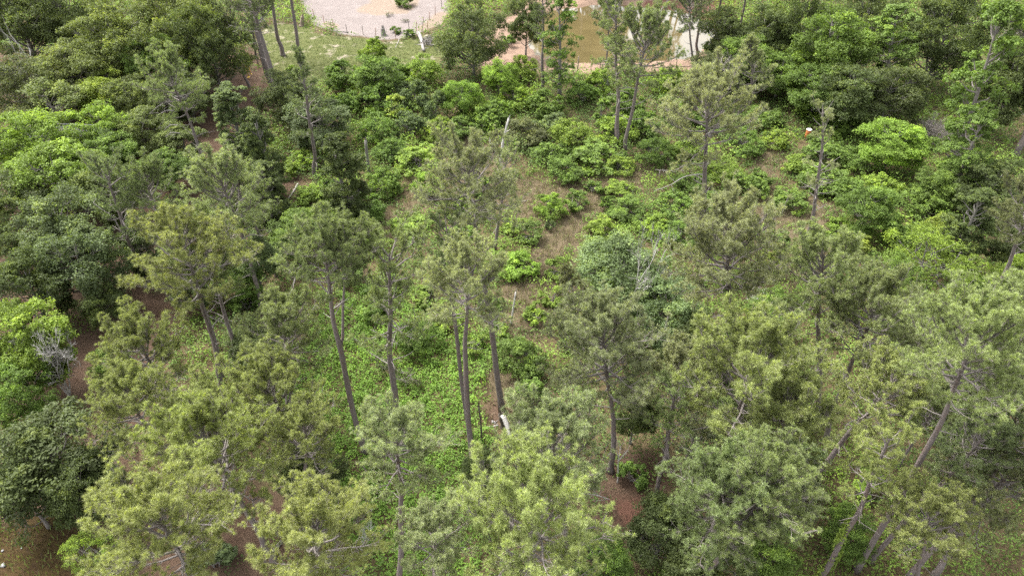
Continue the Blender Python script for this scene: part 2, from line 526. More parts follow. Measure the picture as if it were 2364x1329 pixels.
def plant(name, parts, loc, label, cat, group, color=None, scale=(1, 1, 1), rz=0.0, lean=(0, 0)):
    e = bpy.data.objects.new(name, None)
    COL.objects.link(e)
    e.empty_display_size = 0.3
    e.location = tuple(loc)
    e.rotation_mode = 'ZYX'                       # turn first, then lean
    e.rotation_euler = (lean[1], lean[0], rz)
    e.scale = scale
    tag(e, label, cat, group)
    for k, me in parts.items():
        obj(k, me, e, color)
    return e
# ------------------------------------------------------------------ the ground: zones outlined on the terrain
ZONES = {
 'sand': [[(660, -90), (705, 30), (735, 62), (790, 80), (850, 88), (910, 93), (960, 86), (1008, 62), (1034, 20), (1060, -90)]],
 'brownpatch': [[(820, 25), (850, 5), (880, -40), (960, -40), (965, 15), (935, 32), (880, 38)], [(745, 58), (770, 45), (790, 62), (765, 72)],
                [(962, 66), (990, 45), (1020, 20), (1030, 30), (1005, 66), (980, 82)]],
 'bank': [[(1105, 150), (1125, 70), (1190, 20), (1230, -60), (1640, -60), (1640, 80), (1625, 140), (1605, 168), (1480, 163), (1380, 168), (1240, 170), (1120, 165)]],
 'redsoil': [[(1490, -60), (1700, -60), (1690, 60), (1600, 44), (1495, 38)], [(1420, 1120), (1500, 1110), (1500, 1240), (1430, 1240)]],
 'lawn': [[(600, 60), (700, 55), (745, 78), (840, 92), (930, 98), (1010, 80), (1045, 120), (1010, 165), (880, 175), (760, 180), (700, 200), (640, 190), (600, 140)]],
 'straw': [[(-300, 120), (420, 130), (560, 110), (640, 150), (660, 235), (570, 300), (570, 430), (470, 480), (560, 560), (520, 700), (420, 760),
            (360, 900), (440, 1010), (560, 1090), (700, 1150), (720, 1260), (640, 1420), (-500, 1500)], [(645, 410), (705, 400), (715, 440), (690, 475), (645, 475)],
           [(1380, 1050), (1520, 1060), (1540, 1180), (1500, 1300), (1340, 1290), (1350, 1150)], [(1120, 900), (1200, 880), (1230, 950), (1190, 1000), (1125, 1000)],
           [(2210, 660), (2260, 650), (2270, 720), (2220, 740)]],
 'dry': [[(950, 410), (1010, 310), (1090, 310), (1140, 360), (1220, 415), (1400, 395), (1480, 385), (1520, 420), (1460, 450), (1380, 500), (1330, 570),
          (1310, 700), (1270, 800), (1190, 770), (1150, 660), (1230, 600), (1250, 500), (1100, 470), (950, 500)],
         [(1690, 520), (1740, 360), (1800, 320), (1820, 450), (1960, 490), (1930, 600), (1850, 680), (1800, 640), (1790, 540)],
         [(820, 480), (940, 480), (960, 560), (840, 570)], [(1080, 850), (1140, 820), (1270, 900), (1260, 950), (1130, 960)], [(780, 700), (850, 690), (860, 770), (800, 810)],
         [(1460, 400), (1530, 350), (1560, 380), (1500, 430)]],
 'yard': [[(-300, 1215), (120, 1210), (240, 1240), (190, 1329), (150, 1500), (-400, 1500)]],
 'bramble': [[(690, 800), (760, 700), (900, 640), (985, 740), (1060, 780), (1150, 770), (1170, 830), (1090, 870), (1120, 1000), (1090, 1150), (1120, 1400), (960, 1400), (760, 1160), (690, 1010)]],
 'pond': [[(1222, 70), (1262, 25), (1400, 8), (1570, 22), (1640, 62), (1625, 112), (1560, 130), (1440, 136), (1330, 136), (1258, 124)]],
}
WZ = {k: [np.array([at(x, y)[:2] for x, y in poly]) for poly in v] for k, v in ZONES.items()}

def inside(x, y, poly):
    r = np.zeros(x.shape, bool)
    n = len(poly)
    for i in range(n):
        (x0, y0), (x1, y1) = poly[i], poly[(i + 1) % n]
        c = (y0 > y) != (y1 > y)
        with np.errstate(divide='ignore', invalid='ignore'):
            r ^= c & (x < (x1 - x0) * (y - y0) / (y1 - y0 + 1e-12) + x0)
    return r

def zone(name, x, y, warp=1.0, soft=0.8):
    x, y = np.asarray(x, float), np.asarray(y, float)
    wx = x + (fbm(x * 0.35, y * 0.35, 3) - 0.5) * 4 * warp
    wy = y + (fbm(x * 0.35, y * 0.35, 9) - 0.5) * 4 * warp
    s = 0
    for k in range(6):
        a = k * 1.047
        hit = np.zeros(x.shape, bool)
        for p in WZ[name]:
            hit |= inside(wx + soft * math.cos(a), wy + soft * math.sin(a), p)
        s = s + hit
    return s / 6.0

def gz(x, y):
    x, y = np.asarray(x, float), np.asarray(y, float)
    h = (fbm(x * 0.08, y * 0.08, 5) - 0.5) * 0.9 + (fbm(x * 0.5, y * 0.5, 6) - 0.5) * 0.16
    far = np.clip((np.hypot(x, y - 60) - 130) / 200, 0, 1)
    h = h * (1 - far)
    near = np.clip((y - 72) / 10, 0, 1) * np.clip(1 - np.abs(x - 15) / 60, 0, 1)
    h = h * (1 - 0.8 * near)
    return h - 1.3 * zone('pond', x, y, 0.35, 1.6)

def span(lo, hi, step, far):
    a = np.arange(lo, hi + step * 0.5, step)
    out = [step * 1.6 ** k for k in range(1, 18)]
    r = hi + np.cumsum(out); l = lo - np.cumsum(out)
    return np.concatenate([l[np.abs(l) < far][::-1], a, r[np.abs(r) < far]])

gx, gy = span(-112, 112, 0.7, 2500), span(-6, 150, 0.7, 2500)
XX, YY = np.meshgrid(gx, gy)
ZZ = gz(XX, YY)
nx, ny = len(gx), len(gy)
i = np.arange(ny - 1)[:, None] * nx; j = np.arange(nx - 1)[None]
Q = np.stack([i + j, i + j + 1, i + nx + j + 1, i + nx + j], -1).reshape(-1, 4)

def ground_material():
    m, nt, out = new_mat('forest_ground')
    geo = nt.nodes.new('ShaderNodeNewGeometry'); pos = geo.outputs['Position']
    n1, n2, n3 = noise(nt, 0.5, 5, 0.65, pos), noise(nt, 3.0, 6, 0.7, pos), noise(nt, 14.0, 4, 0.7, pos)
    def mask(name, lo=0.38, hi=0.62, amt=0.7):
        a = mathn(nt, 'MULTIPLY_ADD', n2, amt); nt.nodes[-1].inputs[2].default_value = -amt * 0.5
        return ramp(nt, mathn(nt, 'ADD', attr(nt, name), a), lo, hi)
    def two(a, b, f, lo=0.35, hi=0.65):
        return mixc(nt, ramp(nt, f, lo, hi), a, b)
    col = two((0.068, 0.050, 0.029), (0.120, 0.092, 0.048), n2)
    col = mixc(nt, mask('straw'), col, mixc(nt, ramp(nt, n1, 0.4, 0.65), two((0.044, 0.027, 0.019), (0.094, 0.061, 0.041), n3), two((0.069, 0.045, 0.030), (0.128, 0.087, 0.059), n3)))
    col = mixc(nt, mask('dry'), col, two((0.074, 0.055, 0.031), (0.151, 0.120, 0.076), n3))
    col = mixc(nt, mask('yard'), col, two((0.049, 0.029, 0.015), (0.064, 0.047, 0.016), n2))
    col = mixc(nt, mask('lawn'), col, mixc(nt, ramp(nt, n1, 0.55, 0.68), two((0.061, 0.076, 0.024), (0.112, 0.115, 0.043), n2), two((0.216, 0.173, 0.122), (0.360, 0.317, 0.259), n3)))
    col = mixc(nt, mask('bank', amt=0.5), col, mixc(nt, ramp(nt, n1, 0.42, 0.62), two((0.197, 0.130, 0.089), (0.258, 0.184, 0.139), n3), two((0.135, 0.086, 0.061), (0.222, 0.154, 0.114), n2)))
    col = mixc(nt, mask('redsoil', amt=0.5), col, two((0.080, 0.040, 0.028), (0.152, 0.080, 0.056), n3))
    col = mixc(nt, mask('sand', amt=0.4), col, mixc(nt, ramp(nt, n1, 0.35, 0.7), two((0.148, 0.125, 0.113), (0.186, 0.158, 0.147), n3), two((0.180, 0.151, 0.140), (0.219, 0.188, 0.174), n3)))
    col = mixc(nt, mathn(nt, 'MULTIPLY', mask('sand', amt=0.4), mathn(nt, 'MULTIPLY', ramp(nt, noise(nt, 0.22, 6, 0.75, pos), 0.5, 0.72), 0.5)), col, (0.155, 0.132, 0.12))
    col = mixc(nt, mathn(nt, 'MULTIPLY', mask('brownpatch', amt=0.9), 0.75), col, two((0.162, 0.115, 0.081), (0.243, 0.189, 0.135), n3))
    p = nt.nodes.new('ShaderNodeBsdfPrincipled')
    p.inputs['Roughness'].default_value = 0.95; p.inputs['Specular IOR Level'].default_value = 0.1
    nt.links.new(col, p.inputs['Base Color'])
    b = nt.nodes.new('ShaderNodeBump'); b.inputs['Strength'].default_value = 0.55; b.inputs['Distance'].default_value = 0.12
    nt.links.new(mathn(nt, 'ADD', n2, n3), b.inputs['Height']); nt.links.new(b.outputs[0], p.inputs['Normal'])
    nt.links.new(p.outputs[0], out.inputs['Surface'])
    return m

gme = mesh_from('ground', np.stack([XX, YY, ZZ], -1).reshape(-1, 3), Q, ground_material(), smooth=True)
for k in ('sand', 'brownpatch', 'bank', 'redsoil', 'lawn', 'straw', 'dry', 'yard'):
    a = gme.attributes.new(k, 'FLOAT', 'POINT')
    a.data.foreach_set('value', zone(k, XX.ravel(), YY.ravel(), 0.5 if k in ('sand', 'bank', 'brownpatch') else 1.0).astype(np.float32))
tag(obj('ground', gme), 'brown litter, dry grass and pale sand forest floor', 'ground', kind='structure')

# the pond
def water_material():
    m, nt, out = new_mat('pond_water')
    geo = nt.nodes.new('ShaderNodeNewGeometry')
    f = noise(nt, 0.25, 3, 0.6, geo.outputs['Position'])
    p = nt.nodes.new('ShaderNodeBsdfPrincipled')
    nt.links.new(mixc(nt, ramp(nt, f, 0.35, 0.65), (0.085, 0.066, 0.028), (0.112, 0.087, 0.038)), p.inputs['Base Color'])
    p.inputs['Roughness'].default_value = 0.035
    p.inputs['IOR'].default_value = 1.8
    b = nt.nodes.new('ShaderNodeBump'); b.inputs['Strength'].default_value = 0.12; b.inputs['Distance'].default_value = 0.03
    nt.links.new(noise(nt, 2.2, 2, 0.5, geo.outputs['Position']), b.inputs['Height']); nt.links.new(b.outputs[0], p.inputs['Normal'])
    nt.links.new(p.outputs[0], out.inputs['Surface'])
    return m
pc = WZ['pond'][0].mean(0)
pv = [(*(pc + (q - pc) * 1.45), -0.42) for q in WZ['pond'][0]]
pv = np.array(pv + [(*pc, -0.42)])
tag(obj('pond', mesh_from('pond', pv, [[k, (k + 1) % (len(pv) - 1), len(pv) - 1] for k in range(len(pv) - 1)], water_material())),
    'muddy brown pond with white sky reflections', 'pond', kind='structure')

# ------------------------------------------------------------------ plant kinds
PINE = {
 'a': (gen_pine(1, 18, 0.73, 3.1, 34), 18, 3.1), 'b': (gen_pine(2, 18, 0.74, 3.4, 34, dead=9), 18, 3.4),
 'c': (gen_pine(3, 18, 0.69, 3.0, 36, r0=0.2, dead=8, bend=0.36), 18, 3.0), 'd': (gen_pine(4, 18, 0.68, 3.6, 44, r0=0.2, dead=5), 18, 3.6),
 'e': (gen_pine(11, 18, 0.71, 3.5, 42, r0=0.2, dead=6, bend=0.3), 18, 3.5),
 'fork': (gen_pine(5, 18, 0.75, 2.9, 42, fork=0.42), 18, 3.7), 'sparse': (gen_pine(6, 18, 0.62, 2.5, 26, dead=12, dens=1.3, r0=0.22, profile='x'), 18, 2.5),
 'thin': (gen_pine(7, 18, 0.55, 1.7, 24, dead=8, dens=1.6, r0=0.2, profile='cone', bend=0.3), 18, 1.7),
 'bare': (gen_pine(8, 16, 0.55, 1.6, 16, dead=14, dens=1.0, r0=0.15, bare=0.45, profile='x'), 16, 1.6),
 'young': (gen_pine(9, 9, 0.4, 1.9, 30, dead=4, r0=0.11, tuft=0.22, profile='cone'), 9, 1.9),
 'high': (gen_pine(10, 22, 0.72, 3.0, 30, dead=10, r0=0.34), 22, 3.0),
}
NEEDLE = {'g': (0.232, 0.278, 0.112), 'y': (0.275, 0.31, 0.108), 'k': (0.166, 0.208, 0.088), 'p': (0.28, 0.31, 0.15), 'b': (0.175, 0.19, 0.082)}
LEAFY = {
 'oak': [gen_leafy(21, 9, 3.4), gen_leafy(22, 9, 3.4, nl=38), gen_leafy(23, 9, 3.4, hc=0.57, nl=36, sparse=0.1)],
 'great': [gen_leafy(41, 12, 6.2, hc=0.56, nl=60, ns=15, nleaf=44, leaf=0.27, r0=0.3, lobe=(0.18, 0.3), push=0.98, sparse=0.12), gen_leafy(42, 12, 6.2, hc=0.54, nl=64, ns=14, nleaf=44, leaf=0.26, sparse=0.2, r0=0.28, lobe=(0.18, 0.29), push=1.0)],
 'open': [gen_leafy(24, 9, 3.4, nl=26, sparse=0.3, nleaf=34, bark='limb', twig=0.8)],
 'gum': [gen_leafy(25, 15, 2.6, hc=0.56, nl=46, ns=11, nleaf=34, shape='column', sparse=0.3, bark='limb', r0=0.24, leaf=0.22, twig=0.2, lobe=(0.3, 0.46))],
 'cedar': [gen_leafy(26, 9, 1.7, hc=0.52, V=4.2, nl=46, ns=9, nleaf=44, leaf=0.14, shape='cone', aspect=0.4, r0=0.14), gen_leafy(27, 9, 2.0, hc=0.5, V=4.3, nl=64, ns=10, nleaf=46, leaf=0.16, shape='column', aspect=0.45)],
 'juniper': [gen_leafy(29, 9, 2.0, hc=0.5, V=4.3, nl=70, ns=10, nleaf=46, leaf=0.17, shape='column', aspect=0.45, lobe=(0.26, 0.42))],
 'feather': [gen_leafy(28, 7, 3.0, hc=0.55, nl=24, ns=10, nleaf=34, leaf=0.2, aspect=0.28, sparse=0.1, stems=3)],
}
LEAFY_SIZE = {'juniper': (9, 2.0), 'oak': (9, 3.4), 'great': (12, 6.2), 'open': (9, 3.4), 'gum': (15, 2.6), 'cedar': (9, 1.9), 'feather': (7, 3.0)}
BUSH = {
 'round': [gen_leafy(31, 2.4, 1.15, hc=0.52, V=1.15, nl=12, ns=9, nleaf=26, leaf=0.17, r0=0.05, stems=3, low=-0.8, lean=0.1), gen_leafy(32, 2.4, 1.15, hc=0.5, V=1.2, nl=13, ns=9, nleaf=26, leaf=0.17, r0=0.05, stems=3, low=-0.8, lean=0.1)],
 'broad': [gen_leafy(33, 2.2, 1.3, hc=0.48, V=1.0, nl=13, ns=9, nleaf=30, leaf=0.2, r0=0.05, stems=3, low=-0.7, lean=0.1, aspect=0.65), gen_leafy(34, 2.2, 1.3, hc=0.45, V=1.1, nl=14, ns=9, nleaf=30, leaf=0.2, r0=0.05, stems=2, low=-0.7, lean=0.1, aspect=0.65)],
 'upright': [gen_leafy(35, 3.2, 0.95, hc=0.52, V=1.5, nl=14, ns=8, nleaf=24, leaf=0.2, shape='column', r0=0.05, stems=2, lean=0.1)],
 'wispy': [gen_leafy(36, 2.4, 1.2, hc=0.55, V=1.0, nl=10, ns=7, nleaf=22, leaf=0.13, r0=0.04, stems=4, sparse=0.25, aspect=0.35, twig=1.0, bark='limb', lean=0.15)],
}
BUSH['round_big'] = [gen_leafy(51, 3.6, 2.3, hc=0.48, V=1.9, nl=22, ns=11, nleaf=34, leaf=0.2, r0=0.07, stems=4, low=-0.7, lean=0.2), gen_leafy(52, 3.6, 2.3, hc=0.46, V=2.0, nl=24, ns=10, nleaf=34, leaf=0.19, r0=0.07, stems=4, low=-0.7, lean=0.2, sparse=0.1)]
BUSH['broad_big'] = [gen_leafy(53, 3.4, 2.4, hc=0.46, V=1.7, nl=22, ns=10, nleaf=28, leaf=0.25, r0=0.07, stems=4, low=-0.7, lean=0.2, aspect=0.62), gen_leafy(54, 3.4, 2.4, hc=0.44, V=1.8, nl=24, ns=10, nleaf=26, leaf=0.24, r0=0.07, stems=3, low=-0.7, lean=0.2, aspect=0.62, sparse=0.1)]
BUSH_SIZE = {'round_big': (3.6, 2.3), 'broad_big': (3.4, 2.4), 'round': (2.4, 1.15), 'broad': (2.2, 1.3), 'upright': (3.2, 0.95), 'wispy': (2.4, 1.2)}
LEAFCOL = {'oak': (0.142, 0.175, 0.054), 'bright': (0.185, 0.262, 0.046), 'yellow': (0.23, 0.285, 0.054), 'dark': (0.094, 0.122, 0.041),
           'blue': (0.125, 0.165, 0.068), 'olive': (0.125, 0.142, 0.058), 'mid': (0.135, 0.205, 0.044), 'grey': (0.16, 0.175, 0.10), 'silver': (0.16, 0.215, 0.092), 'lime': (0.195, 0.30, 0.048)}

RNG = np.random.default_rng(77)
def jit(c, a=0.1):
    k = 1 + RNG.uniform(-a, a)
    return tuple(np.array(c) * k * (1 + RNG.uniform(-a, a, 3) * 0.22))

# pines: kind, needle colour, foot in the picture, tip in the picture, crown width in picture pixels, label
PINES = [
 ('fork', 'g', (842, 1050), (735, 530), 235, 'forked pine with two leaders rising out of the bright bramble patch'),
 ('sparse', 'g', (922, 990), (905, 552), 210, 'slim straight pine between the forked pine and the paired trunks'),
 ('a', 'p', (1098, 1118), (1060, 610), 190, 'front pine of the close pair of trunks in the clearing middle'),
 ('sparse', 'k', (1085, 1010), (1030, 505), 120, 'thinner rear pine of the close pair, with a twisted bare leader'),
 ('b', 'p', (1160, 950), (1100, 350), 215, 'tall pine whose foot meets the split white stump'),
 ('sparse', 'p', (1143, 578), (1160, 350), 150, 'short grey pine with broken bleached top amid dry grass'),
 ('b', 'p', (1618, 590), (1632, 205), 215, 'pine with long bare low limbs reaching over the clearing'),
 ('d', 'p', (1680, 880), (1690, 492), 260, 'broad pine with heavy curved limbs and vine on trunk'),
 ('c', 'g', (1885, 955), (1940, 562), 205, 'pine with leaning dark limbs beside the dry grass strip'),
 ('e', 'g', (1905, 1020), (2010, 665), 225, 'wide tangled pine just below the leaning limbed pine'),
 ('a', 'y', (1842, 1165), (2075, 855), 205, 'yellowish round-headed pine on the right slope'),
 ('high', 'g', (2205, 1090), (2440, 640), 260, 'pine leaning hard out of the right edge'),
 ('d', 'g', (1975, 1318), (2280, 745), 270, 'long-trunked pine with wide dark crown at right'),
 ('sparse', 'y', (1882, 1350), (2060, 1000), 170, 'vine-wrapped slender pine at lower right'),
 ('c', 'k', (2010, 1300), (2270, 960), 170, 'shaded dark-trunked pine behind the long-trunked one'),
 ('c', 'k', (2085, 1340), (2420, 960), 200, 'dark pine with crown past the right edge'),
 ('b', 'p', (2150, 1345), (2365, 1085), 270, 'thick pale trunked pine in the bottom right corner'),
 ('e', 'y', (1640, 1130), (1725, 765), 330, 'huge olive pine with the widest crown, right of centre'),
 ('sparse', 'g', (1502, 1168), (1560, 905), 130, 'smaller pine standing on the red soil patch'),
 ('d', 'p', (1408, 1090), (1390, 738), 260, 'pale full pine directly below the blue-green oak'),
 ('e', 'p', (1300, 1330), (1305, 985), 255, 'pine with bare tangled lower limbs below the clearing'),
 ('d', 'y', (1235, 1560), (1222, 1125), 330, 'large pale foreground pine at bottom centre'),
 ('a', 'p', (912, 1430), (922, 992), 205, 'pale pine standing alone in front of the brambles'),
 ('e', 'y', (740, 1640), (705, 1205), 270, 'yellow-green foreground pine crown at the bottom edge'),
 ('d', 'y', (757, 1125), (600, 865), 270, 'full yellow-green pine left of the brambles'),
 ('a', 'y', (722, 1232), (690, 960), 160, 'pine with thick trunk just in front of the full yellow one'),
 ('e', 'y', (632, 1290), (430, 985), 290, 'wide pine over brown needle litter at lower left'),
 ('d', 'y', (560, 1560), (350, 1145), 300, 'big pine crown in the lower left foreground'),
 ('b', 'y', (512, 892), (395, 535), 265, 'tall pine in front of the shaded litter clearing'),
 ('c', 'g', (546, 858), (465, 540), 170, 'pine twin just behind the one before the litter clearing'),
 ('c', 'p', (607, 712), (470, 385), 330, 'spreading pine with bleached twigs left of the clearing'),
 ('c', 'g', (482, 425), (370, 140), 205, 'curved pine with exposed trunk beside the straw path'),
 ('sparse', 'k', (345, 660), (245, 372), 220, 'half dead pine with drooping grey limbs at left'),
 ('e', 'y', (470, 1010), (315, 765), 290, 'low bushy pine near the bleached bare shrub'),
 ('high', 'k', (640, 218), (545, -140), 220, 'tall pine left of three at the straw path end'),
 ('high', 'k', (668, 268), (560, -90), 230, 'tall dark pine with long grey bare limbs at upper left'),
 ('thin', 'k', (727, 410), (672, 95), 95, 'narrow pine with tall bare trunk at the thicket edge'),
 ('high', 'k', (692, 145), (655, -130), 180, 'dark pine trunk beside the sand pen'),
 ('high', 'g', (655, 128), (630, -150), 150, 'pale pine trunk behind the grass strip'),
 ('thin', 'k', (622, 192), (585, 40), 60, 'pale bare pole-like pine at the path end'),
 ('sparse', 'k', (1257, 216), (1248, -40), 150, 'tall pine at the near pond bank left of the sweetgum'),
 ('c', 'k', (1402, 160), (1400, -5), 105, 'small dark pine on the pond bank edge'),
 ('sparse', 'g', (1418, 340), (1425, 0), 130, 'left of two pines crossing before the pond'),
 ('c', 'g', (1444, 358), (1480, 40), 150, 'leaning pine crossing its neighbour before the pond'),
 ('c', 'k', (1606, 178), (1606, -25), 115, 'dark pine covering the right end of the pond'),
 ('young', 'p', (1727, 248), (1742, 80), 105, 'young full pine right of the pond fence'),
 ('c', 'k', (1612, 128), (1610, -110), 120, 'dark pine at the right pond corner'),
 ('a', 'k', (1652, 125), (1668, -90), 130, 'second dark pine right of the pond corner'),
 ('a', 'k', (1700, 118), (1730, -90), 120, 'third dark pine further right of the pond corner'),
 ('bare', 'p', (1858, 590), (1790, 222), 95, 'thin nearly bare pine crossing the dry grass strip'),
 ('high', 'k', (2345, 358), (2480, -10), 150, 'pine trunk cut by the right edge'),
 ('b', 'b', (2265, 752), (2335, 425), 160, 'dark brownish pine in the shade at far right'),
 ('young', 'b', (1336, 786), (1255, 608), 85, 'small brownish pine bent to the left'),
 ('a', 'k', (2130, 180), (2170, -40), 150, 'dark pine in the upper right woods'),
 ('c', 'k', (2290, 300), (2370, 20), 160, 'dark pine behind the leaning gum tree'),
 ('a', 'g', (2070, 940), (2170, 760), 150, 'small pine behind the round-headed yellowish pine'),
 ('d', 'g', (1560, 1400), (1800, 1090), 250, 'shaded pine crown low at right of bottom centre'),
 ('c', 'g', (405, 655), (310, 400), 230, 'pine between the half dead pine and the spreading one'),
 ('e', 'g', (640, 640), (560, 410), 190, 'shorter pine right of the spreading bleached-twig pine'),
 ('d', 'y', (430, 1160), (290, 890), 200, 'rounded pine left of the wide lower left pine'),
 ('c', 'g', (690, 965), (640, 690), 245, 'pine with bare tangled twigs left of the forked pine'),
 ('e', 'y', (1750, 1190), (1830, 885), 230, 'olive pine overlapping the huge one on its right'),
 ('d', 'g', (1640, 1370), (1680, 1090), 260, 'pine crown below the huge olive pine'),
 ('a', 'g', (2160, 1210), (2335, 850), 210, 'pine crown near the right edge below the wide dark one'),
 ('e', 'p', (1010, 1600), (1000, 1235), 170, 'small pale crown at the bottom edge left of centre'),
 ('a', 'k', (575, 200), (500, 15), 150, 'dark pine beside the charred pole'),
 ('e', 'g', (2070, 1080), (2180, 930), 170, 'pine between the two right slope trunks'),
 ('e', 'y', (560, 1180), (480, 940), 200, 'pine filling the gap beside the full yellow-green one'),
 ('c', 'g', (2180, 1000), (2290, 800), 190, 'pine just above the hard-leaning trunk'),
 ('a', 'p', (1540, 1060), (1560, 830), 170, 'pine between the pale full and the huge olive pines'),
 ('d', 'p', (2330, 1500), (2285, 1100), 260, 'pale crown filling the bottom right corner'),
 ('e', 'y', (2080, 1420), (2120, 1150), 190, 'olive crown between the lower right trunks'),
 ('a', 'p', (1490, -12), (1490, -200), 90, 'pine on the far pond bank, first from the left'),
 ('high', 'g', (1527, -18), (1527, -230), 90, 'pine on the far pond bank, second from the left'),
 ('high', 'g', (1545, -30), (1545, -240), 90, 'pine on the far pond bank, third from the left'),
 ('high', 'g', (1566, -14), (1566, -230), 90, 'pine on the far pond bank, fourth from the left'),
 ('thin', 'g', (1506, -22), (1506, -240), 60, 'slender pine on the far pond bank, leftmost of four'),
 ('thin', 'g', (1536, -28), (1536, -240), 60, 'slender pine on the far pond bank, second of four'),
 ('thin', 'g', (1556, -20), (1556, -240), 60, 'slender pine on the far pond bank, third of four'),
 ('thin', 'g', (1582, -26), (1582, -240), 60, 'slender pine on the far pond bank, rightmost of four'),
 ('e', 'k', (1350, -8), (1350, -200), 120, 'bushy pine behind the middle of the pond'),
 ('d', 'k', (1410, -20), (1410, -210), 120, 'bushy pine behind the pond, right of the middle'),
]
PINE_OF = {}
def stretched_trunk(me, D, zc):
    """the same trunk with a longer or shorter bole below zc"""
    n = me.copy()
    co = np.empty(len(n.vertices) * 3, np.float32); n.vertices.foreach_get('co', co); co = co.reshape(-1, 3)
    z = co[:, 2]
    co[:, 2] = np.where(z < zc, z * (zc + D) / zc, z + D)
    n.vertices.foreach_set('co', co.ravel()); n.update()
    return n

for kind, colr, base, tip, wpx, label in PINES:
    parts, H0, R0 = PINE[kind]
    g = at(*base)
    H = height_for(base, tip[1])
    d = ray(*tip); t = g[1] / d[1]
    topx = d[0] * t
    H = float(np.clip(H, 5, 24))
    Rw = wpx / 2 * depth(np.array([topx, g[1], H * 0.8])) / F
    s = float(np.clip(Rw / R0 * (1.04 if kind in 'abcde' else 1.0), 0.45, 1.5))
    H = max(4.5, H - 0.55 * s)                        # the shoots stand above the last limb
    s = min(s, H / (0.72 * H0))                       # never squash the bole below the crown
    lean = math.atan2((topx - g[0]) if tip[1] > -100 else (topx - g[0]) * 0.5, H)
    lean = max(-0.2, min(0.2, lean))
    z = float(gz(g[0], g[1])) - 0.12
    e = PINE_OF[label] = plant('pine_tree', {}, (g[0], g[1], z), label, 'pine tree', 'tall pines', None, (s, s, s), RNG.uniform(0, 6.28), (lean, RNG.uniform(-0.02, 0.02)))
    D = H / s - H0
    obj('trunk', stretched_trunk(parts['trunk'], D, 0.4 * H0), e)
    c = jit(NEEDLE[colr], 0.13)
    obj('limbs', parts['limbs'], e, loc=(0, 0, D))
    obj('crown', parts['crown'], e, c, (0, 0, D))

# long bare limbs that show against the background: drawn in the tree's own upright plane, owned by the tree
def bare_limb(label, lines, r=0.06):
    e = PINE_OF[label]; inv = np.array(e.matrix_basis.inverted())
    rg = np.random.default_rng(len(label))
    for ln in lines:
        P = []
        for q, (px, py) in enumerate(ln):
            d = ray(px, py); Yq = e.location.y - 0.25 * q * rg.uniform(-1, 1)
            P.append(np.array([0, 0, CAMZ]) + d * (Yq / d[1]))
        P = np.array(P); k = 4 * (len(P) - 1) + 1
        t = np.linspace(0, len(P) - 1, k); j = np.minimum(t.astype(int), len(P) - 2); f = (t - j)[:, None]
        W = P[j] * (1 - f) + P[j + 1] * f + rg.normal(size=(k, 3)) * 0.035
        W[1:-1] = (W[:-2] + W[1:-1] * 2 + W[2:]) / 4
        g = Geo(); tube(g, W, np.linspace(r, 0.016, k), 5)
        for w in range(5):
            o = W[rg.integers(k // 2, k)]; m = o + unit(rg.normal(size=3) + [0, 0, 0.3]) * rg.uniform(0.3, 0.8)
            segments(g, [o, m], [m, m + unit(rg.normal(size=3)) * 0.35], [0.018, 0.012], [0.012, 0.006])
        V = np.concatenate(g.v); g.v = [V @ inv[:3, :3].T + inv[:3, 3]]
        g.t = [np.concatenate(g.t)]
        obj('bare_limb', g.mesh('bare_limb', M['log_wood' if r < 0.07 else 'limb']), e)
bare_limb('tall dark pine with long grey bare limbs at upper left', [[(600, 22), (570, 8), (530, 20)], [(607, 62), (575, 68), (538, 72)], [(610, 76), (570, 72), (533, 58)], [(604, 40), (622, 62), (632, 72)]])
bare_limb('pine with long bare low limbs reaching over the clearing', [[(1625, 378), (1590, 378), (1555, 396), (1512, 392)], [(1622, 402), (1585, 406), (1550, 426), (1508, 443)], [(1628, 388), (1645, 366)], [(1630, 312), (1662, 288)], [(1630, 330), (1600, 318), (1575, 325)]])
bare_limb('forked pine with two leaders rising out of the bright bramble patch', [[(768, 690), (735, 648), (690, 640), (665, 620)], [(772, 712), (800, 690)], [(765, 640), (782, 600)]])
bare_limb('broad pine with heavy curved limbs and vine on trunk', [[(1680, 668), (1650, 650), (1612, 646)], [(1682, 640), (1672, 605), (1655, 603)], [(1682, 730), (1640, 732)]], 0.1)
bare_limb('curved pine with exposed trunk beside the straw path', [[(394, 232), (375, 240), (345, 262)], [(402, 256), (385, 254), (360, 268)], [(412, 290), (392, 288), (378, 300)], [(418, 308), (396, 306), (380, 316)], [(396, 226), (410, 221), (428, 226)]])
bare_limb('half dead pine with drooping grey limbs at left', [[(300, 580), (275, 605), (268, 665)], [(310, 610), (260, 660), (210, 692)], [(285, 540), (262, 500), (215, 470)], [(280, 520), (300, 480), (310, 465)]])
bare_limb('spreading pine with bleached twigs left of the clearing', [[(520, 520), (470, 515), (430, 490), (405, 520)], [(530, 540), (490, 500), (470, 470)], [(545, 560), (580, 540), (610, 545)]])
bare_limb('pine with bare tangled lower limbs below the clearing', [[(1292, 1095), (1340, 1090), (1380, 1098)], [(1292, 1112), (1240, 1118), (1205, 1112)], [(1296, 1135), (1360, 1140), (1410, 1150)], [(1295, 1100), (1270, 1080), (1225, 1075)]])
bare_limb('huge olive pine with the widest crown, right of centre', [[(1668, 1040), (1700, 1060), (1725, 1092)], [(1660, 1050), (1600, 1045), (1570, 1030)], [(1672, 1000), (1640, 985), (1600, 990)]], 0.09)
bare_limb('wide tangled pine just below the leaning limbed pine', [[(2000, 800), (2040, 775), (2065, 772)], [(1995, 830), (1950, 790), (1935, 755)], [(1985, 850), (2050, 830)], [(1960, 880), (1930, 868), (1905, 850)]])

